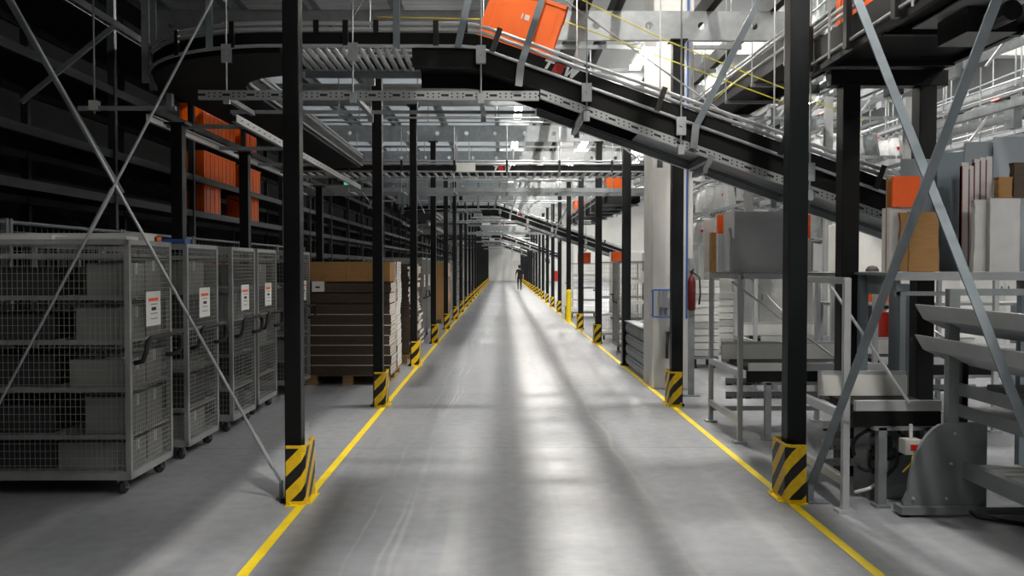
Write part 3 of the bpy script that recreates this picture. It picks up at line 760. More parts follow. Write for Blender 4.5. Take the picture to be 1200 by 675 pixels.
# ------------------------------------------------------------------ mesh roll cages
CW, CD, CH = 1.3, .78, 1.72          # along X, along Y, frame height above the base rail
def make_cage(w, d, h, shelves, wire_front=True):
    """origin on the floor at the aisle-side near corner; the cage reaches to -X and +Y"""
    t = thing('mesh_cage', '', 'roll cage'); z0 = .12; z1 = z0 + h; r = .018
    f = MB()
    for x in (-r, -w + r):
        for y in (r, d - r): f.box(x - r, x + r, y - r, y + r, z0, z1)
    for y in (r, d - r):
        f.box(-w, 0, y - r, y + r, z0, z0 + .05); f.box(-w, 0, y - r * .8, y + r * .8, z1 - .035, z1)
    for x in (-r, -w + r):
        f.box(x - r, x + r, 0, d, z0, z0 + .05); f.box(x - r * .8, x + r * .8, 0, d, z1 - .035, z1)
    f.build('frame', M['cage'], t)
    wr = .0017
    def grid(u0, u1, v0, v1, du, dv, put):
        m = MB(); n = int((u1 - u0) / du)
        for i in range(n + 1): put(m, u0 + (u1 - u0) * i / n, None, v0, v1)
        n = int((v1 - v0) / dv)
        for i in range(n + 1): put(m, None, v0 + (v1 - v0) * i / n, u0, u1)
        return m
    def px_(yc):
        def put(m, u, v, a, b):
            if v is None: m.box(u - wr * .8, u + wr * .8, yc - wr, yc + wr, a, b)
            else: m.box(a, b, yc - wr - .003, yc + wr - .003, v - wr, v + wr)
        return put
    def py_(xc):
        def put(m, u, v, a, b):
            if v is None: m.box(xc - wr, xc + wr, u - wr * .8, u + wr * .8, a, b)
            else: m.box(xc - wr + .003, xc + wr + .003, a, b, v - wr, v + wr)
        return put
    grid(-w + .03, -.03, z0 + .05, z1 - .03, .036, .052, px_(.01)).build('front_mesh', M['wire'], t)
    grid(-w + .03, -.03, z0 + .05, z1 - .03, .1, .1, px_(d - .01)).build('rear_mesh', M['wire'], t)
    grid(.03, d - .03, z0 + .05, z1 - .03, .036, .036, py_(-.01)).build('side_mesh', M['wire'], t)
    grid(.03, d - .03, z0 + .05, z1 - .03, .1, .1, py_(-w + .01)).build('side_mesh', M['wire'], t)
    for z in shelves:
        s = MB().box(-w + .02, -.02, .03, d - .03, z, z + .012).box(-w + .02, -.02, .022, .036, z - .012, z + .02).box(-w + .02, -.02, d - .04, d - .03, z - .012, z + .02)
        s.build('shelf', M['cage'], t)
    hb = MB().tube([(.0, .07, .95), (.06, .075, .965), (.075, .1, 1.03), (.075, .13, 1.1), (.08, .18, 1.125), (.08, d - .1, 1.125), (.08, d - .05, 1.11), (.08, d - .03, 1.07), (.08, d - .035, 1.0), (.075, d - .07, .965), (.03, d - .12, .955), (0, d - .12, .955)], .018, 8)
    hb.build('handle', M['rubber'], t, smooth=True)
    MB().box(-.0, .004, d * .36, d * .70, 1.2, 1.46).build('label_sheet', M['paper'], t)
    ls = t.children[-1] if False else [c for c in bpy.data.objects if c.parent == t and c.name.startswith('label_sheet')][-1]
    MB().box(.0041, .0052, d * .41, d * .64, 1.385, 1.41).build('orange_print', M['orange_card'], ls)
    q = MB().box(.0041, .0052, d * .48, d * .59, 1.315, 1.34)
    for zz in (1.29, 1.36, 1.25): q.box(.0041, .0048, d * .46, d * .62, zz, zz + .005)
    q.build('black_print', M['ink'], ls)
    for x in (-.1, -w + .1):
        for y in (.07, d - .07):
            fk = MB().box(-.04, .04, -.035, .035, .112, .12).bar((-.022, .0, .112), (-.022, .025, .045), .006, .04, up=(1, 0, 0)).bar((.022, .0, .112), (.022, .025, .045), .006, .04, up=(1, 0, 0))
            fk.tube([(-.03, .02, .05), (.03, .02, .05)], .008, 6)
            o = fk.build('caster_fork', M['galv'], t, loc=(x, y, 0))
            o.rotation_euler = (0, 0, random.uniform(-.7, .7))
            Mx = Matrix.Translation((-.016, .02, .05)) @ Matrix.Rotation(PI / 2, 4, 'Y')
            wb = MB().lathe([(.012, 0), (.042, 0), (.05, .006), (.05, .026), (.042, .032), (.012, .032)], 18, Mx)
            wb.build('wheel', M['rubber'], o, smooth=False)
    return t
SHZ = [.16, .42, .76, 1.1, 1.42, 1.72]
cage = make_cage(CW, CD, CH, SHZ)
XC = -2.65
cages = [(XC, 6.1, 'nearest mesh cage on wheels, beside the left post, with white boards on top', 0),
         (XC, 7.22, 'second mesh cage in the row on the left, right behind the nearest one', 0),
         (XC, 8.42, 'third mesh cage in the row on the left', .0),
         (XC - .03, 9.4, 'fourth mesh cage in the row on the left, seen against the left post', 0),
         (XC + .02, 10.95, 'fifth mesh cage in the row on the left, next to the board pallets', .0)]
for k, (x, y, lab, rz) in enumerate(cages):
    o = cage if k == 0 else dup(cage, (0, 0, 0))
    o.location = (x, y, 0); o.rotation_euler = (0, 0, rz); o['label'] = lab; o['group'] = 'mesh cages on the left'
# things in the cages
def carton(label, x0, x1, y0, y1, z0, z1, m='grey_box', name='carton', cat='box', group='cartons in the mesh cages', tape=True):
    t = thing(name, label, cat, ((x0 + x1) / 2, (y0 + y1) / 2, z0), group)
    w, d, h = x1 - x0, y1 - y0, z1 - z0
    MB().box(-w / 2, w / 2, -d / 2, d / 2, 0, h).build('body', M[m], t, bevel=.004)
    if tape:
        MB().box(-w / 2 - .001, w / 2 + .001, -.024, .024, h, h + .0015).box(-w / 2 - .0015, -w / 2, -.024, .024, h - .08, h + .001).box(w / 2, w / 2 + .0015, -.024, .024, h - .08, h + .001).build('tape', M['grey_box' if m != 'grey_box' else 'grey_panel'], t)
    return t
LV = ['bottom', 'second', 'third', 'fourth', 'top']
for i, (w0, hh) in enumerate(((.52, .2), (.32, .27), (.43, .2), (.38, .24), (.30, .24))):
    z = SHZ[i] + .0125
    carton('grey carton at the aisle end of the %s shelf in the nearest mesh cage' % LV[i], XC - .05 - w0, XC - .05, 6.2, 6.48, z, z + hh)
    carton('grey carton behind the first one on the %s shelf in the nearest mesh cage' % LV[i], XC - .4, XC - .06, 6.53, 6.82, z, z + (.2 if i == 0 else min(.26, hh + .03)))
    carton('dark tote at the far left of the %s shelf in the nearest mesh cage' % LV[i], XC - 1.24, XC - .62, 6.25, 6.8, z, z + .19 + .02 * (i % 3), 'dark_box', 'dark_tote', 'tote', 'dark totes in the mesh cages', False)
for ci, cw in ((1, 'second'), (2, 'third'), (3, 'fourth'), (4, 'fifth')):
    x, y = cages[ci][0], cages[ci][1]
    for i in (0, 1, 2, 3, 4):
        z = SHZ[i] + .0125
        if (ci + i) % 3 == 0: continue
        carton('grey carton on the %s shelf of the %s mesh cage from the viewer' % (LV[i], cw), x - .62, x - .07, y + .1, y + .6, z, z + (.2 if i == 0 else .22 + .02 * ((i + ci) % 3)), 'grey_box' if (i + ci) % 2 else 'dark_box')
zt = .12 + CH
for k, (a, b_, c, d, h) in enumerate(((-1.24, -.58, .08, .3, .035), (-1.24, -.04, .38, .6, .06), (-.55, -.04, .06, .26, .025))):
    o = MB().box(XC + a, XC + b_, 6.1 + c, 6.1 + d, zt + .002, zt + h).build('white_board', M['white_card'], bevel=.003)
    tag(o, ['thin white board lying on the nearest mesh cage, at its front left', 'long white board lying on the nearest mesh cage, behind the others', 'short white board lying on the nearest mesh cage, at its front right'][k], 'board')
for k, (x, m) in enumerate(((XC - .32, 'orange_card'), (XC - .3, 'blue'))):
    y = (6.72, 7.3)[k]
    t = thing('parts_tray', ['small orange tray on top of the nearest mesh cage', 'small blue tray on top of the second mesh cage'][k], 'tray', (x, y, zt))
    b = MB().box(-.28, .28, -.07, .07, 0, .006).box(-.28, .28, -.07, -.064, 0, .04).box(-.28, .28, .064, .07, 0, .04).box(-.28, -.274, -.07, .07, 0, .04).box(.274, .28, -.07, .07, 0, .04)
    for i in range(1, 6): b.box(-.28 + i * .0933 - .003, -.28 + i * .0933 + .003, -.07, .07, 0, .035)
    b.build('tray_body', M[m], t)
# a long handcart handle piece beside the nearest cage at the frame edge
# white box hooked on the fifth cage
t = thing('document_box', 'small white box hooked on the fifth mesh cage beside the brown boards', 'box', (XC + .045, 11.76, 1.3))
MB().box(.0, .16, -.03, .05, 0, .14).build('case', M['white'], t, bevel=.005)
MB().box(.05, .11, -.032, -.03, .05, .075).build('dark_slot', M['ink'], t)

# ------------------------------------------------------------------ pallets with board stacks
def pallet(label, x0, x1, y0, y1):
    t = thing('wooden_pallet', label, 'pallet', ((x0 + x1) / 2, (y0 + y1) / 2, 0), 'pallets left of the aisle'); w = x1 - x0; d = y1 - y0
    n = 6
    b = MB()
    for i in range(n):
        y = -d / 2 + d * i / n; b.box(-w / 2, w / 2, y + .005, y + d / n - .012, .122, .144)
    b.build('top_boards', M['wood'], t)
    b = MB()
    for x in (-w / 2 + .01, -.07, w / 2 - .15):
        for y in (-d / 2 + .01, -.05, d / 2 - .11): b.box(x, x + .14, y, y + .1, .022, .1)
        b.box(x, x + .14, -d / 2, d / 2, .1, .122)
    b.build('blocks', M['wood'], t)
    b = MB()
    for x in (-w / 2 + .01, -.07, w / 2 - .15): b.box(x, x + .14, -d / 2, d / 2, 0, .022)
    b.build('bottom_boards', M['wood'], t)
def bundle(label, x0, x1, y0, y1, z0, z1, mf, ms, group, wav=.005, name='board_bundle', seed=0):
    """flat packed boards: brown front, pale layered edges towards the aisle"""
    rnd = random.Random(seed)
    n = 7; mb = MB(); z = z0; h = (z1 - z0) / n
    for i in range(n):
        j = rnd.uniform(-wav, wav)
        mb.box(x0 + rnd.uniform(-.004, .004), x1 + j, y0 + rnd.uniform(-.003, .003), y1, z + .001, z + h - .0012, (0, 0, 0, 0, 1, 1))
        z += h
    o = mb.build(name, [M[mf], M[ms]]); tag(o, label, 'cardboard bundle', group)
    return o
pallet('wooden pallet under the brown board stack next to the fifth mesh cage', -2.72, -1.56, 11.85, 13.2)
layers = [.146, .285, .425, .565, .70, .84, .99, 1.14, 1.29, 1.435]
LN = ['bottom', 'second', 'third', 'fourth', 'fifth', 'sixth', 'seventh', 'eighth', 'topmost']
for k in range(9):
    sh = .012 * math.sin(k * 1.7)
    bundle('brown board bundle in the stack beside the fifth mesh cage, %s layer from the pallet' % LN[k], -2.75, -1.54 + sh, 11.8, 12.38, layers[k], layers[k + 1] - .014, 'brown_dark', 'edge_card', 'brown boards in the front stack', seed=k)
    if k < 6: tag(MB().box(-2.75, -1.55 + sh, 11.79, 12.38, layers[k + 1] - .011, layers[k + 1] - .003).build('paper_sheet', M['edge_card']), 'pale sheet lying on the %s layer of the brown board stack' % LN[k], 'sheet', 'pale sheets between the brown boards')
for k in range(4):
    x = -2.75 + .302 * k
    carton('brown carton on top of the brown board stack, %s from the left' % ['first', 'second', 'third', 'fourth'][k], x + .003, x + .3, 11.8, 12.36, 1.437, 1.71, 'brown', group='brown cartons on the board stack')
for k in range(5):
    z0 = .146 + .315 * k
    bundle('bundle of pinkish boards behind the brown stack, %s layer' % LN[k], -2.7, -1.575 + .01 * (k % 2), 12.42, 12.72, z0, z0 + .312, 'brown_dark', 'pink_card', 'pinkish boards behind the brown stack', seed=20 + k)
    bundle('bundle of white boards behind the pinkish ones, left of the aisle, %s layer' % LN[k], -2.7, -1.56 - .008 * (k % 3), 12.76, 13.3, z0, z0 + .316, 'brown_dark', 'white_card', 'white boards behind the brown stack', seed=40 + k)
# stacks beyond the third post
pallet('wooden pallet under the leaning white stacks just beyond the third left post', -2.7, -1.6, 14.45, 15.6)
pallet('wooden pallet under the curled white boards, second beyond the third left post', -2.7, -1.6, 15.7, 16.9)
for k in range(5):
    z0 = .146 + .3 * k
    bundle('bundle of white boards just beyond the third left post, %s layer' % LN[k], -2.6, -1.56 + .02 * math.sin(k * 1.3), 14.5, 15.1, z0, z0 + .297, 'brown_dark', 'white_card', 'white boards beyond the third post', seed=60 + k, wav=.02)
for k in range(2):
    bundle('low bundle of pinkish boards beyond the third left post, %s layer' % LN[k], -2.6, -1.62, 15.14, 15.58, .146 + .34 * k, .146 + .34 * k + .337, 'brown_dark', 'pink_card', 'low pinkish boards', seed=70 + k)
for k in range(5):
    z0 = .146 + .31 * k
    bundle('curled white boards on the second pallet beyond the third left post, %s layer' % LN[k], -2.6, -1.58 + .035 * math.cos(k * 1.1), 15.8, 16.6, z0, z0 + .307, 'brown_dark', 'edge_card', 'curled white boards', seed=80 + k, wav=.03)
pallet('wooden pallet under the brown boxes far down the left side', -2.7, -1.6, 24.6, 26.2)
for k in range(4):
    z0 = .146 + .4 * k
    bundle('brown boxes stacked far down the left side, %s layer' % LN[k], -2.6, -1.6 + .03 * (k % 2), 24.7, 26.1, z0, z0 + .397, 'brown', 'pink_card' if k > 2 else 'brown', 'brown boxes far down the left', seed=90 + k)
# plain cages far down on the left
fc = dup(cage, (-1.72, 18.6, 0), 'mesh cage on the left beyond the white board stacks')
dup(cage, (-1.72, 19.8, 0), 'mesh cage on the left, second beyond the white board stacks')
for k, y in enumerate((28.6, 29.8, 31.0, 36.5, 37.7)):
    dup(cage, (-1.72, y, 0), 'mesh cage far down the left side behind the brown boxes, %s of five' % ORD[k], group='mesh cages far down on the left', skip=('handle', 'caster_fork'))

# ------------------------------------------------------------------ fence and racking on the left
def fence_panel(label, y0, y1):
    t = thing('fence_panel', label, 'fence', (-4.25, y0, 0), 'fence panels before the rack'); L = y1 - y0
    for y in (0.02, L - .02): MB().box(-.025, .025, y - .02, y + .02, 0, 2.06).build('post', M['galv_dull'], t)
    MB().tube([(0, 0, 2.03), (0, L, 2.03)], .018, 8).build('top_rail', M['galv_dull'], t)
    m = MB()
    for i in range(int(L / .1)): m.box(-.002, .002, i * .1 + .05 - .002, i * .1 + .05 + .002, .15, 2.0)
    for i in range(19): m.box(-.002, .002, .03, L - .03, .15 + i * .1, .154 + i * .1)
    m.build('mesh_infill', M['galv_dull'], t)
for k in range(6): fence_panel('grey mesh fence panel between the cages and the dark rack, %s from the viewer' % ORD[k], 5.2 + k * 2.2, 7.38 + k * 2.2)
# rack
RY = [5.45 + 2.76 * k for k in range(33)]
RZ = [.4, 1.2, 2.0, 2.55, 3.12, 3.92, 4.75, 5.6]
XRK = -4.95
def make_rack():
    t = thing('storage_rack', 'tall dark storage rack along the left side holding orange totes', 'rack', (XRK, RY[0], 0))
    up = None
    for k, y in enumerate(RY):
        for x in (0, -1.1):
            if up is None:
                b = MB().sweep([((0, 0, 0), (1, 0, 0)), ((0, .0, .001), (1, 0, 0))], [(0, 0), (.001, 0), (.001, .001)])
                b = MB().box(-.045, .045, -.035, .035, 0, 6.4)
                # punched teardrop slots as small raised plates
                for i in range(62): b.box(.0451, .0462, -.012, .012, .15 + i * .1, .18 + i * .1)
                up = b.build('upright', M['rack'], t); o = up
            else:
                o = up.copy(); C.objects.link(o); o.parent = t
            o.location = (x, y - RY[0], 0)
    for k in range(len(RY)):
        b = MB()
        for i in range(7): b.bar((0, 0, .3 + i * .85), (-1.1, 0, .75 + i * .85), .03, .02)
        o = b.build('frame_lacing', M['rack'], t, loc=(0, RY[k] - RY[0], 0)) if k == 0 else None
        if k == 0: lace = o
        else:
            o = lace.copy(); C.objects.link(o); o.parent = t; o.location = (0, RY[k] - RY[0], 0)
    L = RY[-1] - RY[0]
    for z in RZ:
        for x in (.0, -1.1): MB().box(x - .03, x + .03, 0, L, z - .1, z).build('beam', M['rack'], t)
        b = MB().box(-1.07, -.03, 0, L, z - .012, z + .006)
        b.build('shelf_deck', M['rack_deck'], t)
    return t
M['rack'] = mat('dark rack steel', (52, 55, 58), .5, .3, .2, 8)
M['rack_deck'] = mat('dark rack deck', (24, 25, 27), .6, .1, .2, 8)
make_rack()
GT = 'orange totes on the dark rack'
def rack_totes(z, ys, lv, lab0):
    for k, y in enumerate(ys):
        place_tote((XRK - .33, y, z + .007), 'orange tote on the %s of the dark rack, %s along that shelf' % (lv, ORD[k]), 0, GT)
tote_small = None
rack_totes(3.12, [14.88, 15.31, 15.74, 16.17, 17.0, 17.43, 17.86], 'fifth shelf up', 0)
rack_totes(2.55, [14.88, 15.31, 17.3, 17.73], 'fourth shelf up', 0)
rack_totes(3.92, [14.88, 15.31, 15.74, 16.17, 17.1, 17.6], 'sixth shelf up', 0)
rack_totes(2.0 - .56 * 0 - .0, [], 'third shelf up', 0)
rack_totes(1.2, [14.1, 14.7, 15.3, 15.9], 'second shelf up', 0)
# exit sign deep in the dark area
t = thing('exit_sign', 'small green lit exit sign hanging far back in the dark left side', 'exit sign', ((411 - 588) * .024, 24.0, 3.9))
MB().box(-.17, .17, -.02, .02, 0, .17).tube([(-.1, 0, .17), (-.1, 0, .9)], .006, 6).tube([(.1, 0, .17), (.1, 0, .9)], .006, 6).build('sign_case', M['white'], t)
MB().box(-.16, .16, -.023, -.021, .01, .16).build('lit_face', M['exit'], t)
b = MB().box(.06, .13, -.025, -.0235, .03, .14).box(-.06, -.02, -.025, -.0235, .06, .10).box(-.045, -.015, -.025, -.0235, .11, .135)
b.bar((-.04, -.0245, .06), (-.075, -.0245, .03), .012, .0015, up=(0, 1, 0)).bar((-.03, -.0245, .06), (.0, -.0245, .03), .012, .0015, up=(0, 1, 0)).bar((-.02, -.0245, .09), (.02, -.0245, .08), .012, .0015, up=(0, 1, 0))
b.build('pictogram', M['white'], t)

# ------------------------------------------------------------------ right foreground: workstations
def workstation(label, x0, y0, y1, x1, shelf=True, ext=.3):
    """aluminium-profile frame with a belt bench; origin at its near aisle-side foot"""
    t = thing('packing_bench', label, 'workstation', (x0, y0, 0)); D = y1 - y0; Wd = x1 - x0; r = .022
    for x, y in ((0, 0), (0, D), (Wd, 0), (Wd, D)) if shelf else ((0, 0), (0, D)):
        MB().box(x - r, x + r, y - r, y + r, .02, 1.57).box(x - r - .002, x + r + .002, y - .004, y + .004, .02, 1.57).box(x - .06, x + .06, y - .05, y + .05, 0, .02).build('post', M['alu'], t)
    for y in (0, D) if shelf else (): MB().box(0, Wd, y - r, y + r, 1.53, 1.575).build('top_rail', M['alu'], t)
    for x in (0, Wd) if shelf else (0,): MB().box(x - r, x + r, 0, D, 1.53, 1.575).build('top_rail', M['alu'], t)
    for z in (.18, .62): MB().box(-r, r, r, D - r, z, z + .06).build('side_rail', M['alu'], t)
    MB().box(0, Wd, D - r, D + r, .12, .17).build('side_rail', M['alu'], t)
    if shelf:
        MB().box(-.02, Wd + .02, 0, D, 1.576, 1.59).build('top_shelf', M['galv_dull'], t)
    b = MB().box(.12, Wd + ext, .12, .16, .66, .73).build('bench_profile', M['alu'], t)
    MB().box(.14, Wd + ext, .16, D - .1, .64, .69).build('bench_belt', M['belt'], t)
    MB().box(.1, Wd + ext, .125, .155, .55, .655).build('bench_skirt', M['belt'], t)
    MB().box(.06, Wd + ext, D - .22, D - .2, .69, .84).build('back_guide', M['white'], t)
    MB().box(.06, Wd + ext, D - .2, D - .17, .66, .87).build('back_profile', M['alu'], t)
    for x in (.3, Wd + ext - .1):
        MB().box(x - .028, x + .028, .1, .16, .02, .55).box(x - .05, x + .05, .08, .18, 0, .02).build('bench_leg', M['galv_dull'], t)
    MB().box(.24, Wd + ext, .1, .16, .53, .555).build('leg_rail', M['galv_dull'], t)
    MB().tube([(.06, D * .5, 1.5), (Wd * .9, .1, .72)], .011, 8).build('diagonal_strut', M['alu'], t)
    for z in (.28, .42): 
        b = MB().sweep([((.1, D * .8, z), (0, -1, 0)), ((Wd + ext, D * .8, z), (0, -1, 0))], [(-.015, 0), (.015, 0), (.015, .075), (-.015, .075)])
        b.build('perforated_rail', M['perf'], t)
    return t
workstation('near aluminium packing bench beside the right post, with cables and a motor under it', 2.3, 5.66, 6.5, 2.83, shelf=False, ext=.18)
workstation('second aluminium packing bench behind the right post, carrying the grey steel box', 2.22, 7.9, 9.0, 3.35)
workstation('third aluminium packing bench, farther right behind the second', 3.7, 8.4, 9.5, 4.9)
workstation('fourth aluminium packing bench, in the bright hall behind the others', 3.3, 11.05, 12.0, 4.1)
# motor and cables under the near bench
t = thing('drive_unit', 'grey drive unit with black cable loops under the near packing bench', 'motor', (2.68, 5.95, 0))
MB().box(-.08, .22, .02, .3, .0, .5).build('housing', M['grey_dark'], t, bevel=.01)
Mx = Matrix.Translation((-.02, .02, .42)) @ Matrix.Rotation(PI / 2, 4, 'X')
MB().lathe([(.055, 0), (.06, .01), (.06, .12), (.045, .13)], 16, Mx).build('motor', M['blackgloss'], t)
def loop(cx, cz, rx, rz, y, a0=0, a1=2 * PI, n=22): return [(cx + rx * math.cos(a0 + (a1 - a0) * i / n), y + .03 * math.sin(i * .7), cz + rz * math.sin(a0 + (a1 - a0) * i / n)) for i in range(n + 1)]
for a, (cx, cz, rx, rz, y, s, e) in enumerate(((-.1, .36, .11, .15, -.03, -2.4, 3.4), (-.02, .3, .09, .13, -.06, -1.5, 4.0), (.05, .4, .12, .1, -.02, -3, 1.0))):
    MB().tube(loop(cx, cz, rx, rz, y, s, e), .013, 8).build('cable', M['rubber'], t, smooth=True)
MB().tube([(-.2, -.02, .06), (-.1, -.03, .09), (.0, -.03, .16), (.04, 0, .3)], .014, 8).build('hose', M['white_card'], t, smooth=True)
MB().box(-.115, -.06, -.06, -.02, .3, .37).box(-.105, -.07, -.062, -.06, .33, .345, 1).build('plug', [M['blackgloss'], M['white']], t)
t = thing('switch_box', 'white switch box with a red main switch hung under the near packing bench', 'switch', (2.775, 5.73, .38))
MB().box(-.06, .06, -.05, .05, 0, .1).box(-.01, .01, -.01, .01, .1, .2).build('case', M['white'], t, bevel=.004)
MB().box(-.025, .035, -.054, -.05, .03, .07).box(-.006, .012, -.07, -.054, .035, .065).build('rotary_switch', M['red'], t)
MB().tube([(-.0, -.04, 0), (-.02, -.06, -.05), (-.05, -.05, -.09), (-.06, -.02, -.12)], .006, 6).build('yellow_lead', M['yellow'], t)
# feeder machine at far right
t = thing('tray_feeder', 'dark grey feeder machine with slanted trays at the right edge', 'machine', (2.98, 5.62, 0))
arc = [(-.33, .02), (.22, .02), (.22, .62), (-.03, .62)] + [(-.03 - .27 * math.sin(a) , .10 + .52 * (math.cos(a))) for a in lin(.25, 1.45, 9)] + [(-.33, .1)]
MB().prism(arc, Matrix(((1, 0, 0, 0), (0, 0, 1, -.06), (0, 1, 0, 0), (0, 0, 0, 1))), .03).build('side_plate', M['grey_dark'], t)
MB().box(-.36, .6, -.1, .02, .02, .07).build('base_rail', M['grey_dark'], t)
for x in (-.31, .55): MB().lathe([(.035, 0), (.035, .01), (.012, .014), (.012, .03)], 12, Matrix.Translation((x, -.04, 0))).build('levelling_foot', M['rubber'], t)
b = MB()
for px_, pz in ((-.27, .12), (-.05, .12), (-.02, .35), (.0, .55)): b.tube([(px_, -.075, pz), (px_, -.06, pz)], .009, 6)
b.build('screws', M['alu'], t)
for x, y in ((.0, -.02), (.95, .0), (.95, -1.7)):
    MB().box(x - .035, x + .035, y - .03, y + .03, .02, 1.5).box(x - .037, x + .037, y - .008, y + .008, .02, 1.5).build('post', M['galv_dull'], t)
MB().box(.06, .1, -.04, .04, .3, 1.05).build('chain_guide', M['blackgloss'], t)
def tray(zt, dx, n_y0=.25, n_y1=-2.6):
    prof = [(-.12 + dx, zt), (-.06 + dx, zt - .1), (.12 + dx, zt - .185), (.75 + dx, zt - .2), (.75 + dx, zt - .19), (.125 + dx, zt - .172), (-.052 + dx, zt - .09), (-.108 + dx, zt + .004)]
    MB().prism(prof, Matrix(((1, 0, 0, 0), (0, 0, 1, n_y1), (0, 1, 0, 0), (0, 0, 0, 1))), n_y0 - n_y1).build('chute_tray', M['tray_grey'], t)
tray(1.385, 0); tray(1.175, 0)
for zt in (.92, .78): MB().box(.05, .95, -1.8, .12, zt - .1, zt - .085).box(.03, .05, -1.8, .12, zt - .12, zt - .04).build('flat_tray', M['grey_dark'], t)
MB().box(.06, .11, -2.6, .1, .27, .36).build('lower_rail', M['grey_dark'], t)
MB().box(.8, .85, -2.6, .1, .27, .36).build('lower_rail', M['grey_dark'], t)
MB().box(.06, .85, -2.4, .1, .255, .27).build('lower_deck', M['grey_dark'], t)
for z in (1.5, 1.06): MB().box(-.02, .97, -.03, .03, z - .04, z).build('crossbar', M['galv_dull'], t)
rnd = random.Random(3)
for k in range(9):
    y = 5.5 - k * .11
    o = MB().box(-.16, .16, -.045, .045, 0, .05)
    for i in range(4): o.box(-.165 + .004 * i, .155 + .004 * i, -.047, .047, .05 + i * .006, .055 + i * .006)
    o = o.build('envelope_stack', M['white_card'] if k != 6 else M['orange_card'], None, loc=(3.24 + rnd.uniform(-.02, .02), y, .271)); o.rotation_euler = (0, 0, rnd.uniform(-.15, .15))
    tag(o, '%s envelopes on the low rail of the tray feeder, %s from its far end' % ('white' if k != 6 else 'orange', ORD[k] if k else 'first'), 'envelopes', 'envelope stacks on the feeder')
for k in range(4):
    o = MB().box(-.15, .15, -.09, .09, 0, .03).box(-.145, .15, -.085, .09, .03, .045).build('envelope_stack', M['white_card'], None, loc=(3.3, 5.4 - k * .23, .836)); o.rotation_euler = (0, 0, rnd.uniform(-.2, .2))
    tag(o, 'white paper stack on the upper flat tray of the feeder, %s from its far end' % (ORD[k] if k else 'first'), 'paper stack', 'paper stacks on the feeder')
o = MB().tube([(2.95, 5.95, .3), (3.0, 5.65, .1), (3.1, 5.48, .02), (3.3, 5.36, .012), (3.5, 5.2, .012), (3.7, 5.12, .012)], .013, 8).build('floor_cable', M['rubber'], smooth=True)
tag(o, 'black cable trailing on the floor past the feeder foot', 'cable')
# table with standing cards (upper right)
t = thing('card_table', 'tall steel table holding standing boards at the right edge, behind the flat braces', 'table', (3.35, 6.25, 0))
MB().box(-.6, .75, -.22, .38, 1.585, 1.605).build('table_top', M['galv_dull'], t)
MB().box(-.6, .75, -.24, -.2, 1.55, 1.606).build('front_rail', M['alu'], t)
for x, y in ((-.55, .33), (.7, .33)): MB().box(x - .03, x + .03, y - .03, y + .03, 0, 1.585).build('leg', M['grey_blue'], t)
MB().box(-.55, .7, -.2, -.17, 1.44, 1.47).build('under_rail', M['grey_dark'], t)
for x in (-.52, .68): MB().box(x - .015, x + .015, -.2, .36, 1.44, 1.585).build('side_rail', M['grey_dark'], t)
def board(label, px0, px1, py0, py1, Y, th, m, lean=0, rag=0, name='cardboard_sheet', cat='cardboard', two=None):
    """a standing board with a slightly torn outline when rag > 0"""
    x0 = (px0 - 588) * Y / 1000; x1 = (px1 - 588) * Y / 1000; zt = H + (312 - py0) * Y / 1000; zb = H + (312 - py1) * Y / 1000
    w = x1 - x0; h = zt - zb; r_ = random.Random(int(px0 * 7 + py0)); n = 9 if rag else 1
    pts = [(-w / 2, 0), (w / 2, 0)]
    pts += [(w / 2 + r_.uniform(-rag, 0), h * i / n) for i in range(1, n)] + [(w / 2, h), (-w / 2, h)]
    pts += [(-w / 2 + r_.uniform(0, rag), h * i / n) for i in range(n - 1, 0, -1)]
    mb = MB().prism(pts, Matrix(((1, 0, 0, 0), (0, 0, 1, 0), (0, 1, 0, 0), (0, 0, 0, 1))), th)
    if two: mb.box(-w / 2 - .0, -w / 2 + .006, -.002, th + .002, .02, h * .97, 1)
    o = mb.build(name, [M[m], M[two]] if two else M[m], None, loc=((x0 + x1) / 2, Y, zb)); o.rotation_euler = (lean, 0, 0)
    return tag(o, label, cat, 'boards standing on the card table')
ZB = 318.5
board('large grey blue panel standing upright at the middle of the card table', 1100, 1131, 178, ZB, 6.5, .012, 'grey_blue', name='sheet_panel', cat='panel')
board('grey panel standing behind the brown card on the card table', 1057, 1101, 186, ZB, 6.55, .012, 'panel_mid', name='sheet_panel', cat='panel')
board('wide grey panel standing behind the white sheets on the card table', 1132, 1166, 166, ZB, 6.55, .012, 'panel_mid', name='sheet_panel', cat='panel')
board('tall grey panel standing at the right edge of the card table', 1166, 1215, 160, ZB, 6.52, .012, 'panel_mid', name='sheet_panel', cat='panel')
board('brown edged board standing behind the orange card', 1041, 1052, 208, ZB, 6.12, .02, 'brown', name='cardboard_sheet')
board('orange card standing above the white box at the left end of the card table', 1048, 1080, 206, 242, 6.06, .025, 'orange_card', name='orange_card', cat='card')
board('white box standing under the orange card', 1044, 1080, 243, ZB, 6.08, .12, 'white_card', name='white_box', cat='box')
board('large brown board standing in front of the grey panels', 1067, 1104, 248, ZB, 6.03, .03, 'brown', rag=.012)
board('torn brown board standing left of the large brown board', 1056, 1068, 249, ZB, 6.035, .03, 'brown', rag=.02)
for k, (a, b_, c) in enumerate(((1129, 1137, 190), (1137.5, 1143, 194), (1143.5, 1150, 186), (1150.5, 1157, 184), (1157.5, 1165, 183))):
    board('tall white sheet with a red edge on the card table, %s from the left' % ['first', 'second', 'third', 'fourth', 'fifth'][k], a, b_, c, ZB, 6.25 + .02 * k, .03, 'white_card', two='red_edge', name='white_sheet')
board('short torn white sheet in front of the red edged sheets', 1144, 1162, 234, ZB, 6.1, .05, 'white_card', rag=.012, name='white_sheet')
board('wide white carton panel at the right end of the card table', 1163, 1199, 232, ZB, 6.06, .1, 'white_card', rag=.004, name='white_sheet')
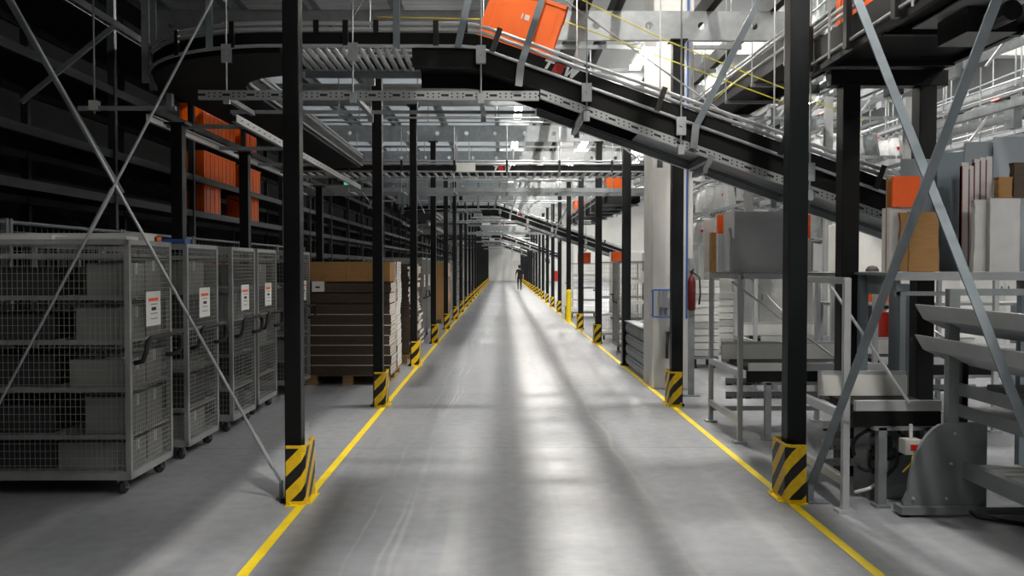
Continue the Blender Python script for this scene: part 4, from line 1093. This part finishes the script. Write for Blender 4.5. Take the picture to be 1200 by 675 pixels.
board('curled brown card above the white carton panel', 1172, 1190, 207, 231.5, 6.1, .06, 'brown', lean=-.0, rag=.01)
board('dark brown card at the right edge above the white carton panel', 1190, 1206, 190, 231.5, 6.1, .06, 'brown_dark', rag=.01)
# grey steel box and cards on the second bench
zs = 1.592
def yb(px, Y): return (px - 588) * Y / 1000
t = thing('steel_hopper', 'big grey steel box standing on the second packing bench', 'steel box', (yb(893, 8.1), 8.1, zs))
w = yb(925, 8.1) - yb(861, 8.1)
b = MB(); h_ = .58; d_ = .5; q = .006
b.box(-w / 2, w / 2, 0, q, 0, h_).box(-w / 2, w / 2, d_ - q, d_, 0, h_).box(w / 2 - q, w / 2, q, d_ - q, 0, h_).box(-w / 2, -w / 2 + q, q, d_ - q, 0, h_).box(-w / 2, w / 2, q, d_ - q, 0, q)
b.build('shell', M['grey_panel'], t)
MB().tube([(-w / 2 - .03, -.02, 0), (-w / 2 - .03, -.02, .33), (-w / 2 - .05, -.02, .42)], .012, 8).box(-w / 2 - .045, -w / 2 + .03, -.02, 0, 0, .32).build('upright_strip', M['alu'], t)
def card(label, x0, x1, y0, y1, z0, z1, m, cat='card', name='standing_card'):
    return tag(MB().box(-(x1 - x0) / 2, (x1 - x0) / 2, 0, y1 - y0, 0, z1 - z0).build(name, M[m], None, loc=((x0 + x1) / 2, y0, z0), bevel=.003), label, cat)
card('orange card standing left of the grey steel box, upper half', yb(842, 8.5), yb(860, 8.5), 8.5, 8.56, zs + .385, zs + .57, 'orange_card', name='orange_card')
card('pale card under the orange one, left of the grey steel box', yb(842, 8.5), yb(860, 8.5), 8.5, 8.56, zs, zs + .38, 'grey_panel')
card('brown card edge at the left end of the second packing bench', yb(834, 8.62), yb(840, 8.62), 8.62, 8.7, zs, zs + .4, 'brown')
card('white card with a dark top at the left end of the second packing bench', yb(826, 8.75), yb(837, 8.75), 8.75, 8.8, zs, zs + .55, 'white_card')
card('orange edged board at the right end of the second packing bench', yb(944, 8.3), yb(951, 8.3), 8.3, 8.34, zs + .33, zs + .56, 'orange_card', name='orange_card')
card('white board under the orange edge at the right end of the second packing bench', yb(944, 8.3), yb(952, 8.3), 8.3, 8.34, zs, zs + .325, 'white_card')
# perforated dark upright behind the near bench, orange bin, grey columns
t = thing('perforated_upright', 'grey perforated rack upright behind the near packing bench', 'upright', (3.12, 8.0 - .35, 0))
MB().sweep([((0, 0, .012), (0, -1, 0)), ((0, .0, 3.0), (0, -1, 0))], [(0, 0), (.001, 0), (.001, .001)]) 
b = MB().box(-.05, .05, -.035, .035, .012, 1.95)
for i in range(17):
    for x in (-.028, .028): b.box(x - .01, x + .01, -.0362, -.0351, .1 + i * .105, .15 + i * .105, 1)
b.build('shaft', [M['grey_dark'], M['ink']], t)
MB().box(-.09, .09, -.08, .08, 0, .012).build('base_plate', M['grey_dark'], t)
t = thing('machine_column', 'blue grey steel column under the left end of the card table', 'column', (yb(1058, 7.3), 7.3, 0))
MB().box(-.075, .075, -.06, .06, .01, 1.5).build('shaft', M['grey_blue'], t, bevel=.008)
MB().box(-.1, .1, -.09, .09, 0, .01).box(-.03, .02, -.062, -.06, .3, 1.4).build('cover_strip', M['grey_panel'], t)
t = thing('waste_bin', 'red bin between the benches behind the flat brace', 'bin', (yb(1043, 9.95), 9.95, .72))
MB().lathe([(.085, 0), (.11, .36), (.118, .37), (.118, .39), (.104, .39), (.102, .36), (.08, .02)], 20).build('bin_body', M['red'], t)
card('orange crate behind the flat brace, above the red bin', yb(1030, 10.5), yb(1048, 10.5), 10.5, 10.8, 1.2, 1.46, 'orange', 'crate', 'orange_crate')
# bench that carries bin and crate
t = thing('steel_counter', 'long steel counter behind the benches carrying the red bin', 'counter', (5.25, 9.86, 0))
MB().box(-1.2, 1.4, -.2, .35, .69, .72).build('counter_top', M['galv'], t)
MB().box(-1.2, 1.4, .6, 1.1, 1.165, 1.198).build('upper_shelf', M['galv_dull'], t)
for x in (-1.15, 1.35):
    MB().box(x - .025, x + .025, -.17, -.12, 0, .69).build('leg', M['galv_dull'], t)
    MB().box(x - .025, x + .025, 1.03, 1.08, 0, 1.165).build('leg', M['galv_dull'], t)
    MB().box(x - .02, x + .02, .3, 1.03, .64, .69).build('side_rail', M['galv_dull'], t)

# ------------------------------------------------------------------ column fittings
t = thing('valve_unit', 'blue framed valve unit mounted on the concrete column', 'valve unit', (2.16, 11.38, .98))
b = MB(); w2, h2 = .16, .36
for x in (-w2, w2): b.tube([(x, -.12, 0), (x, -.12, h2)], .012, 8)
for z in (0, h2): b.tube([(-w2, -.12, z), (w2, -.12, z)], .012, 8)
for x in (-w2, w2):
    for z in (0.02, h2 - .02): b.tube([(x, -.12, z), (x, .02, z)], .009, 6)
b.build('pipe_frame', M['blue'], t)
b = MB().box(-.07, .08, -.1, .0, .12, .26)
for i in range(3): b.lathe([(.018, 0), (.022, .02), (.022, .09), (.012, .1)], 10, Matrix.Translation((-.05 + i * .05, -.06, .26)))
b.build('valve_block', M['alu'], t)
b = MB()
for i in range(2): b.lathe([(.03, 0), (.03, .1), (.02, .11)], 12, Matrix.Translation((-.03 + i * .07, -.07, .01)))
b.build('filter_bowl', M['galv_dull'], t)
o = MB().tube([(2.47, 11.36, .95), (2.47, 11.36, 4.2), (2.47, 11.36, 9.0)], .014, 8).build('air_pipe', M['blue']); tag(o, 'blue air pipe running up the concrete column', 'pipe')
t = thing('rolled_hose', 'black hose pair with grey caps hanging low on the concrete column', 'hose', (2.24, 11.35, .42))
for x in (-.03, .03): MB().tube([(x, 0, 0), (x - .005, -.01, .15), (x + .01, .0, .36)], .022, 8).build('hose_bundle', M['rubber'], t, smooth=True)
MB().lathe([(.03, 0), (.03, .05), (.02, .07)], 10, Matrix.Translation((0, 0, .36))).box(-.05, .05, .02, .05, .3, .36).build('end_cap', M['galv'], t)
# fire extinguisher on a thin post
t = thing('fire_extinguisher', 'dark red fire extinguisher on a thin steel post right of the concrete column', 'extinguisher', (yb(811, 10.7), 10.7, 1.09))
MB().lathe([(.02, 0), (.048, .01), (.052, .03), (.052, .36), (.042, .41), (.02, .44), (.02, .47)], 18).build('cylinder', M['darkred'], t, smooth=True)
MB().box(-.02, .02, -.03, .03, .47, .5).bar((0, -.02, .5), (.0, -.12, .53), .02, .012).build('valve_lever', M['blackgloss'], t)
MB().tube([(.02, -.03, .48), (.09, -.05, .42), (.1, -.05, .2), (.085, -.05, .08)], .011, 8).build('hose', M['rubber'], t, smooth=True)
t = thing('thin_post', 'thin steel post behind the fire extinguisher', 'post', (yb(811, 10.82), 10.82, 0))
MB().box(-.035, .035, -.03, .03, .012, 1.75).build('shaft', M['galv_dull'], t); MB().box(-.1, .1, -.08, .08, 0, .012).build('base_plate', M['galv_dull'], t)
# slatted barrier
t = thing('slatted_barrier', 'low grey barrier of four broad slats beside the concrete column', 'barrier', (2.08, 12.2, 0))
for i in range(4): MB().box(-.03, .03, 0, 1.8, .06 + i * .17, .2 + i * .17).box(-.04, -.03, .0, 1.8, .10 + i * .17, .16 + i * .17).build('slat', M['galv_dull'], t)
for y in (.05, .9, 1.75): MB().box(.03, .1, y - .04, y + .04, 0, .74).build('upright', M['grey_dark'], t)
MB().box(-.06, .12, 0, 1.8, .74, .76).build('top_rail', M['galv'], t)
# grey cages right
def open_cart(label, x, y):
    t = thing('shelf_cart', label, 'shelf cart', (x, y, 0), 'shelf carts on the right'); w, d, h = .95, .75, 1.75; r = .016
    b = MB()
    for xx in (0, w):
        for yy in (0, d): b.box(xx - r, xx + r, yy - r, yy + r, .12, h)
    for xx in (0, w): b.box(xx - r, xx + r, 0, d, h - .03, h).box(xx - r, xx + r, 0, d, .12, .16)
    for yy in (0, d): b.box(0, w, yy - r, yy + r, h - .03, h).box(0, w, yy - r, yy + r, .12, .16)
    b.build('frame', M['cage'], t)
    for z in (.16, .55, .95, 1.35): MB().box(.01, w - .01, .01, d - .01, z, z + .02).box(.01, w - .01, .0, .01, z - .02, z + .04).build('shelf', M['white'], t)
    m = MB()
    for i in range(18): m.box(.02 + i * .052, .024 + i * .052, d - .003, d + .003, .16, h)
    for i in range(16): m.box(0, w, d - .003, d + .003, .2 + i * .1, .204 + i * .1)
    m.build('rear_mesh', M['wire'], t)
    m = MB()
    for i in range(18): m.box(-.003, .003, .02 + i * .042, .024 + i * .042, .16, h)
    for i in range(30): m.box(-.003, .003, 0, d, .18 + i * .052, .184 + i * .052)
    m.build('side_mesh', M['wire'], t)
    MB().tube([(-.01, .1, .95), (-.09, .12, .98), (-.09, .15, 1.1), (-.09, .6, 1.1), (-.01, .62, 1.1)], .014, 8).build('handle', M['rubber'], t)
    for xx in (.09, w - .09):
        for yy in (.08, d - .08):
            f = MB().box(xx - .035, xx + .035, yy - .03, yy + .03, .1, .12).box(xx - .024, xx - .02, yy - .015, yy + .03, .045, .1).box(xx + .02, xx + .024, yy - .015, yy + .03, .045, .1).build('caster_fork', M['galv'], t)
            MB().lathe([(.012, 0), (.046, 0), (.05, .006), (.05, .026), (.046, .032), (.012, .032)], 14, Matrix.Translation((xx - .016, yy, .05)) @ Matrix.Rotation(PI / 2, 4, 'Y')).build('wheel', M['rubber'], f)
    return t
open_cart('grey shelf cart with a white notice, right of the aisle before the barrier', 2.22, 16.2)
t = thing('notice_sign', 'white notice hung on the near grey shelf cart right of the aisle', 'notice', (2.6, 16.14, 1.36))
MB().box(0, .38, 0, .01, 0, .2).build('sheet', M['paper'], t); MB().box(.11, .29, -.002, 0, .1, .125).box(.14, .26, -.002, 0, .07, .08).build('print', M['ink'], t)
open_cart('second grey shelf cart right of the aisle, farther back', 2.2, 19.0)
open_cart('third grey shelf cart right of the aisle, farthest back', 2.2, 27.6)
card('orange card box standing on the second grey shelf cart', 2.5, 2.85, 19.2, 19.5, 1.752, 1.98, 'orange_card', 'box', 'orange_box')
card('orange box on the third grey shelf cart', 2.5, 2.9, 27.8, 28.1, 1.752, 2.1, 'orange_card', 'box', 'orange_box')
# yellow bollard by the right posts
t = thing('yellow_bollard', 'yellow bollard beside the sixth right post', 'bollard', (1.98, 25.2, 0))
MB().lathe([(.08, 0), (.08, .9), (.06, .95), (.02, .97)], 18).build('tube', M['yellow'], t); MB().lathe([(.13, 0), (.13, .012)], 18).build('flange', M['yellow'], t)
t = thing('red_sign', 'red sign on a thin stand far down the right side', 'sign', (2.5, 36.8, 0))
MB().box(-.3, .3, -.01, .01, 1.0, 1.45).build('panel', M['red'], t); MB().box(-.015, .015, .01, .03, 0, 1.5).box(-.2, .2, -.1, .12, 0, .02).build('stand', M['galv'], t)
# white tray stacks behind the second bench
for k, (px, Y, n, w) in enumerate(((823, 14.0, 11, .42), (846, 14.6, 9, .5))):
    X = yb(px, Y)
    for i in range(n):
        t = MB().box(-w / 2, w / 2, -.3, .3, 0, .02)
        for s in (-1, 1): t.box(-w / 2, w / 2, s * .3 - .008, s * .3 + .008, .0, .1).box(s * w / 2 - .008, s * w / 2 + .008, -.3, .3, 0, .1)
        o = t.build('plastic_tray', M['white'] if i % 4 else M['grey_panel'], None, loc=(X, Y, .2 + i * .112))
        tag(o, '%s plastic tray in the %s stack behind the second packing bench, %s from the bottom' % ('white' if i % 4 else 'grey', ['left', 'right'][k], ['first'] [0] if i == 0 else ORD[i]), 'tray', 'trays in the stacks')
    t = thing('tray_dolly', 'flat wheeled dolly under the %s tray stack' % ['left', 'right'][k], 'dolly', (X, Y, 0), 'tray dollies')
    MB().box(-w / 2, w / 2, -.3, .3, .15, .19).build('deck', M['galv_dull'], t)
    for sx in (-1, 1):
        for sy in (-1, 1): MB().box(sx * (w / 2 - .06) - .015, sx * (w / 2 - .06) + .015, sy * .22 - .03, sy * .22 + .03, .1, .15).lathe([(.05, -.014), (.05, .014)], 14, Matrix.Translation((sx * (w / 2 - .06), sy * .22, .05)) @ Matrix.Rotation(PI / 2, 4, 'Y')).build('wheel', M['rubber'], t)

# ------------------------------------------------------------------ pouch sorter in the bright hall
pm = None
def pouch_mesh(m, seed):
    r_ = random.Random(seed); me = None
    b = MB(); w, h = .34, .46; nx, nz = 5, 6; vs = []
    for s in (-1, 1):
        for j in range(nz):
            for i in range(nx):
                u = i / (nx - 1); v = j / (nz - 1)
                bulge = math.sin(u * PI) * math.sin(min(1, (1 - v) * 1.2) * PI * .8) * .06
                vs.append(((u - .5) * w * (1 - .1 * v) + r_.uniform(-.008, .008), s * (bulge + .004) + r_.uniform(-.006, .006), -.12 - h * (1 - v)))
    fs = []
    for s in (0, 1):
        o = s * nx * nz
        for j in range(nz - 1):
            for i in range(nx - 1):
                q = (o + j * nx + i, o + j * nx + i + 1, o + (j + 1) * nx + i + 1, o + (j + 1) * nx + i); fs.append(q if s == 0 else q[::-1])
    e = nx * nz
    for i in range(nx - 1): fs.append((i, e + i, e + i + 1, i + 1)); fs.append(((nz - 1) * nx + i, (nz - 1) * nx + i + 1, e + (nz - 1) * nx + i + 1, e + (nz - 1) * nx + i))
    for j in range(nz - 1): fs.append((j * nx, (j + 1) * nx, e + (j + 1) * nx, e + j * nx)); fs.append((j * nx + nx - 1, e + j * nx + nx - 1, e + (j + 1) * nx + nx - 1, (j + 1) * nx + nx - 1))
    b.add(vs, fs, 0)
    b.box(-.15, .15, -.008, .008, -.13, -.11, 1)
    b.tube([(-.1, 0, -.11), (0, 0, -.02), (.1, 0, -.11)], .006, 5, 1)
    b.tube([(0, 0, -.02), (0, 0, .0)], .012, 6, 1)
    if seed % 2: b.box(-.04, .05, -.075, -.06, -.36, -.3, 2)
    return b.build('hanging_pouch', [M[m], M['galv'], M['red']])
pro = [pouch_mesh('pouch', 1), pouch_mesh('pouch_grey', 2), pouch_mesh('pouch', 4)]
pused = [False] * 3
rnd = random.Random(11)
PL = ['white film pouch with a red tag hanging from a sorter rail in the right hall', 'grey film pouch hanging from a sorter rail in the right hall', 'plain white film pouch hanging from a sorter rail in the right hall']
PG = ['red tagged pouches on the sorter', 'grey pouches on the sorter', 'plain white pouches on the sorter']
def pouch_row(x, z, y, n):
    for i in range(n):
        y += rnd.uniform(.3, .44)
        p = rnd.choice((0, 0, 1, 2, 2))
        o = pro[p] if not pused[p] else pro[p].copy()
        if pused[p]: C.objects.link(o)
        pused[p] = True
        o.location = (x, y, z - .014); o.rotation_euler = (rnd.uniform(-.1, .1), rnd.uniform(-.2, .2), rnd.uniform(-.4, .4)); tag(o, PL[p], 'pouch', PG[p])
COLN = ['first', 'second', 'third', 'fourth', 'fifth']
TIER = ['lower', 'middle', 'upper']
for ix, x in enumerate((4.35, 5.0, 5.65, 6.3, 6.95)):
    for iz, z in enumerate((2.75, 3.4, 4.05)):
        t = thing('pouch_rail', 'hanging rail full of pouches, %s tier, %s row from the aisle' % (TIER[iz], COLN[ix]), 'pouch rail', (x, 14, 0), 'pouch rails')
        MB().sweep([((0, 0, z), (-1, 0, 0)), ((0, 9, z), (-1, 0, 0))], [(-.03, 0), (.03, 0), (.03, .05), (-.03, .05)]).build('track', M['galv'], t)
        for y in (.3, 4.5, 8.7): MB().bar((-.3, y, z + .08), (.3, y, z + .08), .05, .05).build('bracket', M['galv_dull'], t)
        pouch_row(x, z, 14 + .1 * iz, 18)
for k, y in enumerate((13.9, 18.3, 22.7)):
    for j, x in enumerate((4.02, 5.32, 6.62)):
        t = thing('rack_column', 'pale grey column of the pouch rack, %s row back, %s from the aisle' % (['first', 'second', 'third'][k], ['first', 'second', 'third'][j]), 'column', (x, y, 0), 'pouch rack columns')
        MB().box(-.06, .06, -.05, .05, .012, 4.4).build('shaft', M['wall_grey'], t); MB().box(-.12, .12, -.1, .1, 0, .012).build('base_plate', M['wall_grey'], t)
SORT = [(4.1, 4.75, 8.2), (4.6, 4.55, 7.4), (5.2, 4.9, 7.2), (5.7, 4.5, 7.0), (6.3, 5.2, 7.6), (6.9, 4.7, 8), (7.7, 5.4, 8.4), (8.4, 4.4, 9), (9.3, 5.0, 9), (7.42, 3.9, 9.5), (8.05, 3.3, 9.5), (8.9, 3.7, 10), (9.8, 3.4, 10), (10.6, 4.3, 10.5), (11.4, 3.6, 11)]
for k, (x, z, y0) in enumerate(SORT):
    t = thing('sorter_rail', 'grey sorter rail running away high in the right hall, %s from the aisle' % ('first' if k == 0 else ORD[k]), 'sorter rail', (x, y0, 0), 'sorter rails')
    L = 40 - y0; rise = (-.6, .5, -.8, .9, -.5, .7, -.9, .4, -.4, .5, .8, .6, .9, .3, .7)[k]
    a_, b2 = ((0, 0, z), (-1, 0, 0)), ((0, L, z + rise), (-1, 0, 0))
    MB().sweep([a_, b2], [(-.05, 0), (.05, 0), (.05, .12), (.042, .12), (.042, .008), (-.042, .008), (-.042, .12), (-.05, .12)]).build('track', M['galv_dull'], t)
    MB().sweep([a_, b2], rect(-.17, -.14, -.14, -.02)).build('side_plate', M['galv'], t)
    MB().sweep([a_, b2], ngon(.12, .2, .014)).build('air_line', M['rail'], t)
    for i in range(14):
        f = (i + .3) / 14; y = L * f; zz = z + rise * f
        MB().tube([(.1, y, zz - .16), (.1, y, zz + 1.6)], .012, 6).build('hanger_rod', M['galv'], t)
        MB().bar((-.19, y, zz - .16), (.17, y, zz - .16), .035, .035).build('bracket', M['galv'], t)
    for i in range(10):
        f = (i + .5) / 16; y = L * f; zz = z + rise * f
        MB().box(-.06, .06, y - .12, y + .12, zz - .3, zz - .02).build('carrier', M['grey_dark'] if i % 3 else M['white'], t)
    for i in range(3):
        f = (.4 + i * 1.1) / 7; y = L * f; zz = z + rise * f
        MB().box(-.12, .1, y, y + .3, zz - .2, zz - .02).build('drive_box', M['blackgloss'], t)
        f = (.15 + i * 1.0) / 7; y = L * f; zz = z + rise * f
        MB().box(-.18, -.172, y, y + .22, zz - .05, zz - .03).build('indicator', M['redlamp'], t)
        f = (.8 + i * .9) / 7; y = L * f; zz = z + rise * f
        MB().bar((.0, y, zz - .02), (-.28, y, zz - .4), .05, .03).build('chute_arm', M['rail'], t)
# big pale cross beams of the hall
for k, (y, z) in enumerate(((12.9, 6.6), (20, 6.6), (34, 6.6))):
    struct(MB().box(3.6, 17.9, y, y + .2, z, z + .28).box(3.6, 17.9, y - .06, y + .26, z - .015, z).build('hall_beam', M['wall_white']), 'pale beam across the sorter hall', 'beam')
# white machine housings in the hall
for k, (x, y, w, d, h) in enumerate(((6.0, 12.55, 1.6, 1.0, 2.3), (8.6, 14.5, 1.8, 1.0, 2.6), (5.6, 18.5, 1.2, 1.0, 2.0), (4.2, 21, 1.2, .9, 2.0), (4.0, 26, 1.2, .9, 2.1), (8.3, 20, 2.0, 1, 2.6))):
    t = thing('machine_cabinet', 'white machine cabinet in the bright right hall, %s' % ['behind the person at the counter', 'right behind the nearest cabinet', 'beyond the nearest cabinet', 'behind the second shelf cart', 'behind the third shelf cart', 'far back at the right'][k], 'cabinet', (x, y, 0))
    MB().box(-w / 2, w / 2, 0, d, .08, h).build('body', M['white'], t, bevel=.01)
    MB().box(-w / 2 + .03, w / 2 - .03, .03, d - .03, 0, .08).build('plinth', M['grey_dark'], t)
    for s in (-1, 1):
        o = MB().box(s * w / 4 - w / 4 + .02, s * w / 4 + w / 4 - .02, -.018, 0, .12, h - .05).build('door', M['white'], t, bevel=.003)
        MB().box(-s * .06 + s * .0 - .01 , -s * .06 + .01, -.04, -.018, h * .45, h * .45 + .14).build('handle', M['grey_dark'], o)

# ------------------------------------------------------------------ people
def figure(name, label, loc, rz, pose, shirt, trousers, scale=1):
    """one continuous skinned body; material slots: clothing and skin"""
    J = {}
    def j(k, p, r): J[k] = (Vector(p), r)
    j('pel', (0, 0, .95), .135); j('wai', (0, 0, 1.08), .125); j('che', (0, .0, 1.28), .155); j('upc', (0, .01, 1.40), .13); j('nek', (0, .01, 1.5), .055); j('hd0', (0, -.005, 1.58), .075); j('hd1', (0, -.005, 1.66), .095); j('hd2', (0, .0, 1.735), .07)
    for s, n in ((-1, 'l'), (1, 'r')):
        j('sh' + n, (s * .17, .01, 1.41), .065); j('el' + n, (s * .245, .03 + pose['el'][n], 1.13 + pose['elz']), .045); j('wr' + n, (s * .26, -.05 + pose['wr'][n], .89 + pose['wrz']), .03); j('pa' + n, (s * .262, -.065 + pose['wr'][n] * 1.1, .81 + pose['wrz']), .034)
        for f, (dx, dy, L) in enumerate(((0, -.03, .075), (0, -.01, .085), (0, .01, .08), (0, .028, .065))):
            j('f%d%s' % (f, n), (s * (.262 - .005), -.068 + dy + pose['wr'][n] * 1.1, .77 + pose['wrz']), .0095)
            j('g%d%s' % (f, n), (s * (.25), -.075 + dy * 1.1 + pose['wr'][n] * 1.1, .77 - L * .8 + pose['wrz']), .008)
        j('th' + n, (s * .25, -.105 + pose['wr'][n] * 1.1, .79 + pose['wrz']), .011); j('ti' + n, (s * .24, -.12 + pose['wr'][n] * 1.1, .75 + pose['wrz']), .009)
        j('hi' + n, (s * .09, 0, .88), .095); j('kn' + n, (s * .1, -.03 + pose['kn'][n], .5), .06); j('an' + n, (s * .1, .02 + pose['an'][n], .1 + pose['anz'][n]), .042); j('he' + n, (s * .1, .05 + pose['an'][n], .045 + pose['anz'][n]), .04); j('to' + n, (s * .115, -.16 + pose['an'][n], .035 + pose['anz'][n] * .5), .032)
    E = [('pel', 'wai'), ('wai', 'che'), ('che', 'upc'), ('upc', 'nek'), ('nek', 'hd0'), ('hd0', 'hd1'), ('hd1', 'hd2')]
    for n in 'lr':
        E += [('upc', 'sh' + n), ('sh' + n, 'el' + n), ('el' + n, 'wr' + n), ('wr' + n, 'pa' + n), ('pel', 'hi' + n), ('hi' + n, 'kn' + n), ('kn' + n, 'an' + n), ('an' + n, 'he' + n), ('an' + n, 'to' + n), ('pa' + n, 'th' + n), ('th' + n, 'ti' + n)]
        for f in range(4): E += [('pa' + n, 'f%d' % f + n), ('f%d' % f + n, 'g%d' % f + n)]
    ks = list(J); me = bpy.data.meshes.new(name); me.from_pydata([J[k][0] for k in ks], [(ks.index(a), ks.index(b)) for a, b in E], [])
    tmp = bpy.data.objects.new(name, me); C.objects.link(tmp)
    m = tmp.modifiers.new('skin', 'SKIN'); sv = me.skin_vertices[0].data
    for i, k in enumerate(ks):
        r = J[k][1]; sv[i].radius = (r, r * (.72 if k in ('wai', 'che', 'pel', 'upc') else 1)); sv[i].use_root = k == 'pel'
    m.use_smooth_shade = True
    s2 = tmp.modifiers.new('sub', 'SUBSURF'); s2.levels = 2; s2.render_levels = 2
    dg = bpy.context.evaluated_depsgraph_get(); dg.update()
    nm = bpy.data.meshes.new_from_object(tmp.evaluated_get(dg)); bpy.data.objects.remove(tmp)
    nm.materials.clear()
    for q in (M['skin'], M[shirt], M[trousers], M['rubber']): nm.materials.append(q)
    for p in nm.polygons:
        c = p.center; p.use_smooth = True
        arm = abs(c.x) > .2
        if c.z < .1: p.material_index = 3
        elif c.z > 1.505 or (c.z > 1.465 and abs(c.x) < .075) or (arm and c.z < 1.12 + pose['elz'] * .5): p.material_index = 0
        elif c.z > .93: p.material_index = 1
        else: p.material_index = 2
    # brow, nose, chin shaping on the head surface
    for v in nm.vertices:
        if v.co.z > 1.52 and v.co.y < -.06 and abs(v.co.x) < .022 and 1.6 < v.co.z < 1.66: v.co.y -= .022
    o = bpy.data.objects.new(name, nm); C.objects.link(o); o.location = loc; o.rotation_euler = (0, 0, rz); o.scale = (scale,) * 3
    tag(o, label, 'person')
    h = MB().lathe([(.004, .13), (.06, .118), (.092, .075), (.1, .02), (.094, -.05), (.08, -.075)], 18, Matrix.Translation((0, .012, 1.655)))
    h.v = [(x, y, z) if not (y < -.03 and z < 1.70) else (x, y * .55 + .03, max(z, 1.69)) for x, y, z in h.v]
    h.build('hair', M['hair'], o, smooth=True)
    e = MB()
    for s in (-1, 1): e.lathe([(.004, -.006), (.02, -.004), (.024, .004), (.012, .01)], 10, Matrix.Translation((s * .093, .0, 1.63)) @ Matrix.Rotation(PI / 2, 4, 'Y'))
    e.build('ears', M['skin'], o)
    f = MB()
    for s in (-1, 1): f.lathe([(.003, -.004), (.012, 0), (.003, .004)], 8, Matrix.Translation((s * .034, -.088, 1.655)) @ Matrix.Rotation(PI / 2, 4, 'X'))
    f.box(-.025, .025, -.093, -.078, 1.575, 1.583).build('face_features', M['ink'], o)
    return o
pw = dict(el={'l': .02, 'r': -.03}, elz=0, wr={'l': .1, 'r': -.12}, wrz=0, kn={'l': -.06, 'r': .03}, an={'l': -.16, 'r': .2}, anz={'l': 0, 'r': .05})
Yp = 58
figure('person', 'person in black clothes walking in the middle of the aisle far away', ((608.8 - 588) * Yp / 1000, Yp, .0), PI, pw, 'shirt', 'shirt', .98)
M['vest'] = mat('dark vest', (34, 26, 30), .85, 0, .2, 20)
ps = dict(el={'l': -.06, 'r': -.06}, elz=.03, wr={'l': -.28, 'r': -.28}, wrz=.16, kn={'l': 0, 'r': 0}, an={'l': -.02, 'r': .02}, anz={'l': 0, 'r': 0})
figure('person', 'person in a dark vest standing with back turned in the bright right hall', (yb(1024, 11.8), 11.8, 0), PI, ps, 'vest', 'shirt', .93)

# ------------------------------------------------------------------ world and colour
wd = bpy.data.worlds.new('hall air'); S.world = wd; wd.use_nodes = True
bg = wd.node_tree.nodes['Background']; bg.inputs[0].default_value = (.9, .95, 1, 1); bg.inputs[1].default_value = .03
S.view_settings.view_transform = 'Standard'; S.view_settings.look = 'None'; S.view_settings.gamma = 1; S.view_settings.use_curve_mapping = False
S.view_settings.exposure = 0
S.cycles.max_bounces = 7; S.cycles.diffuse_bounces = 4; S.cycles.glossy_bounces = 3
S.cycles.sample_clamp_indirect = 4
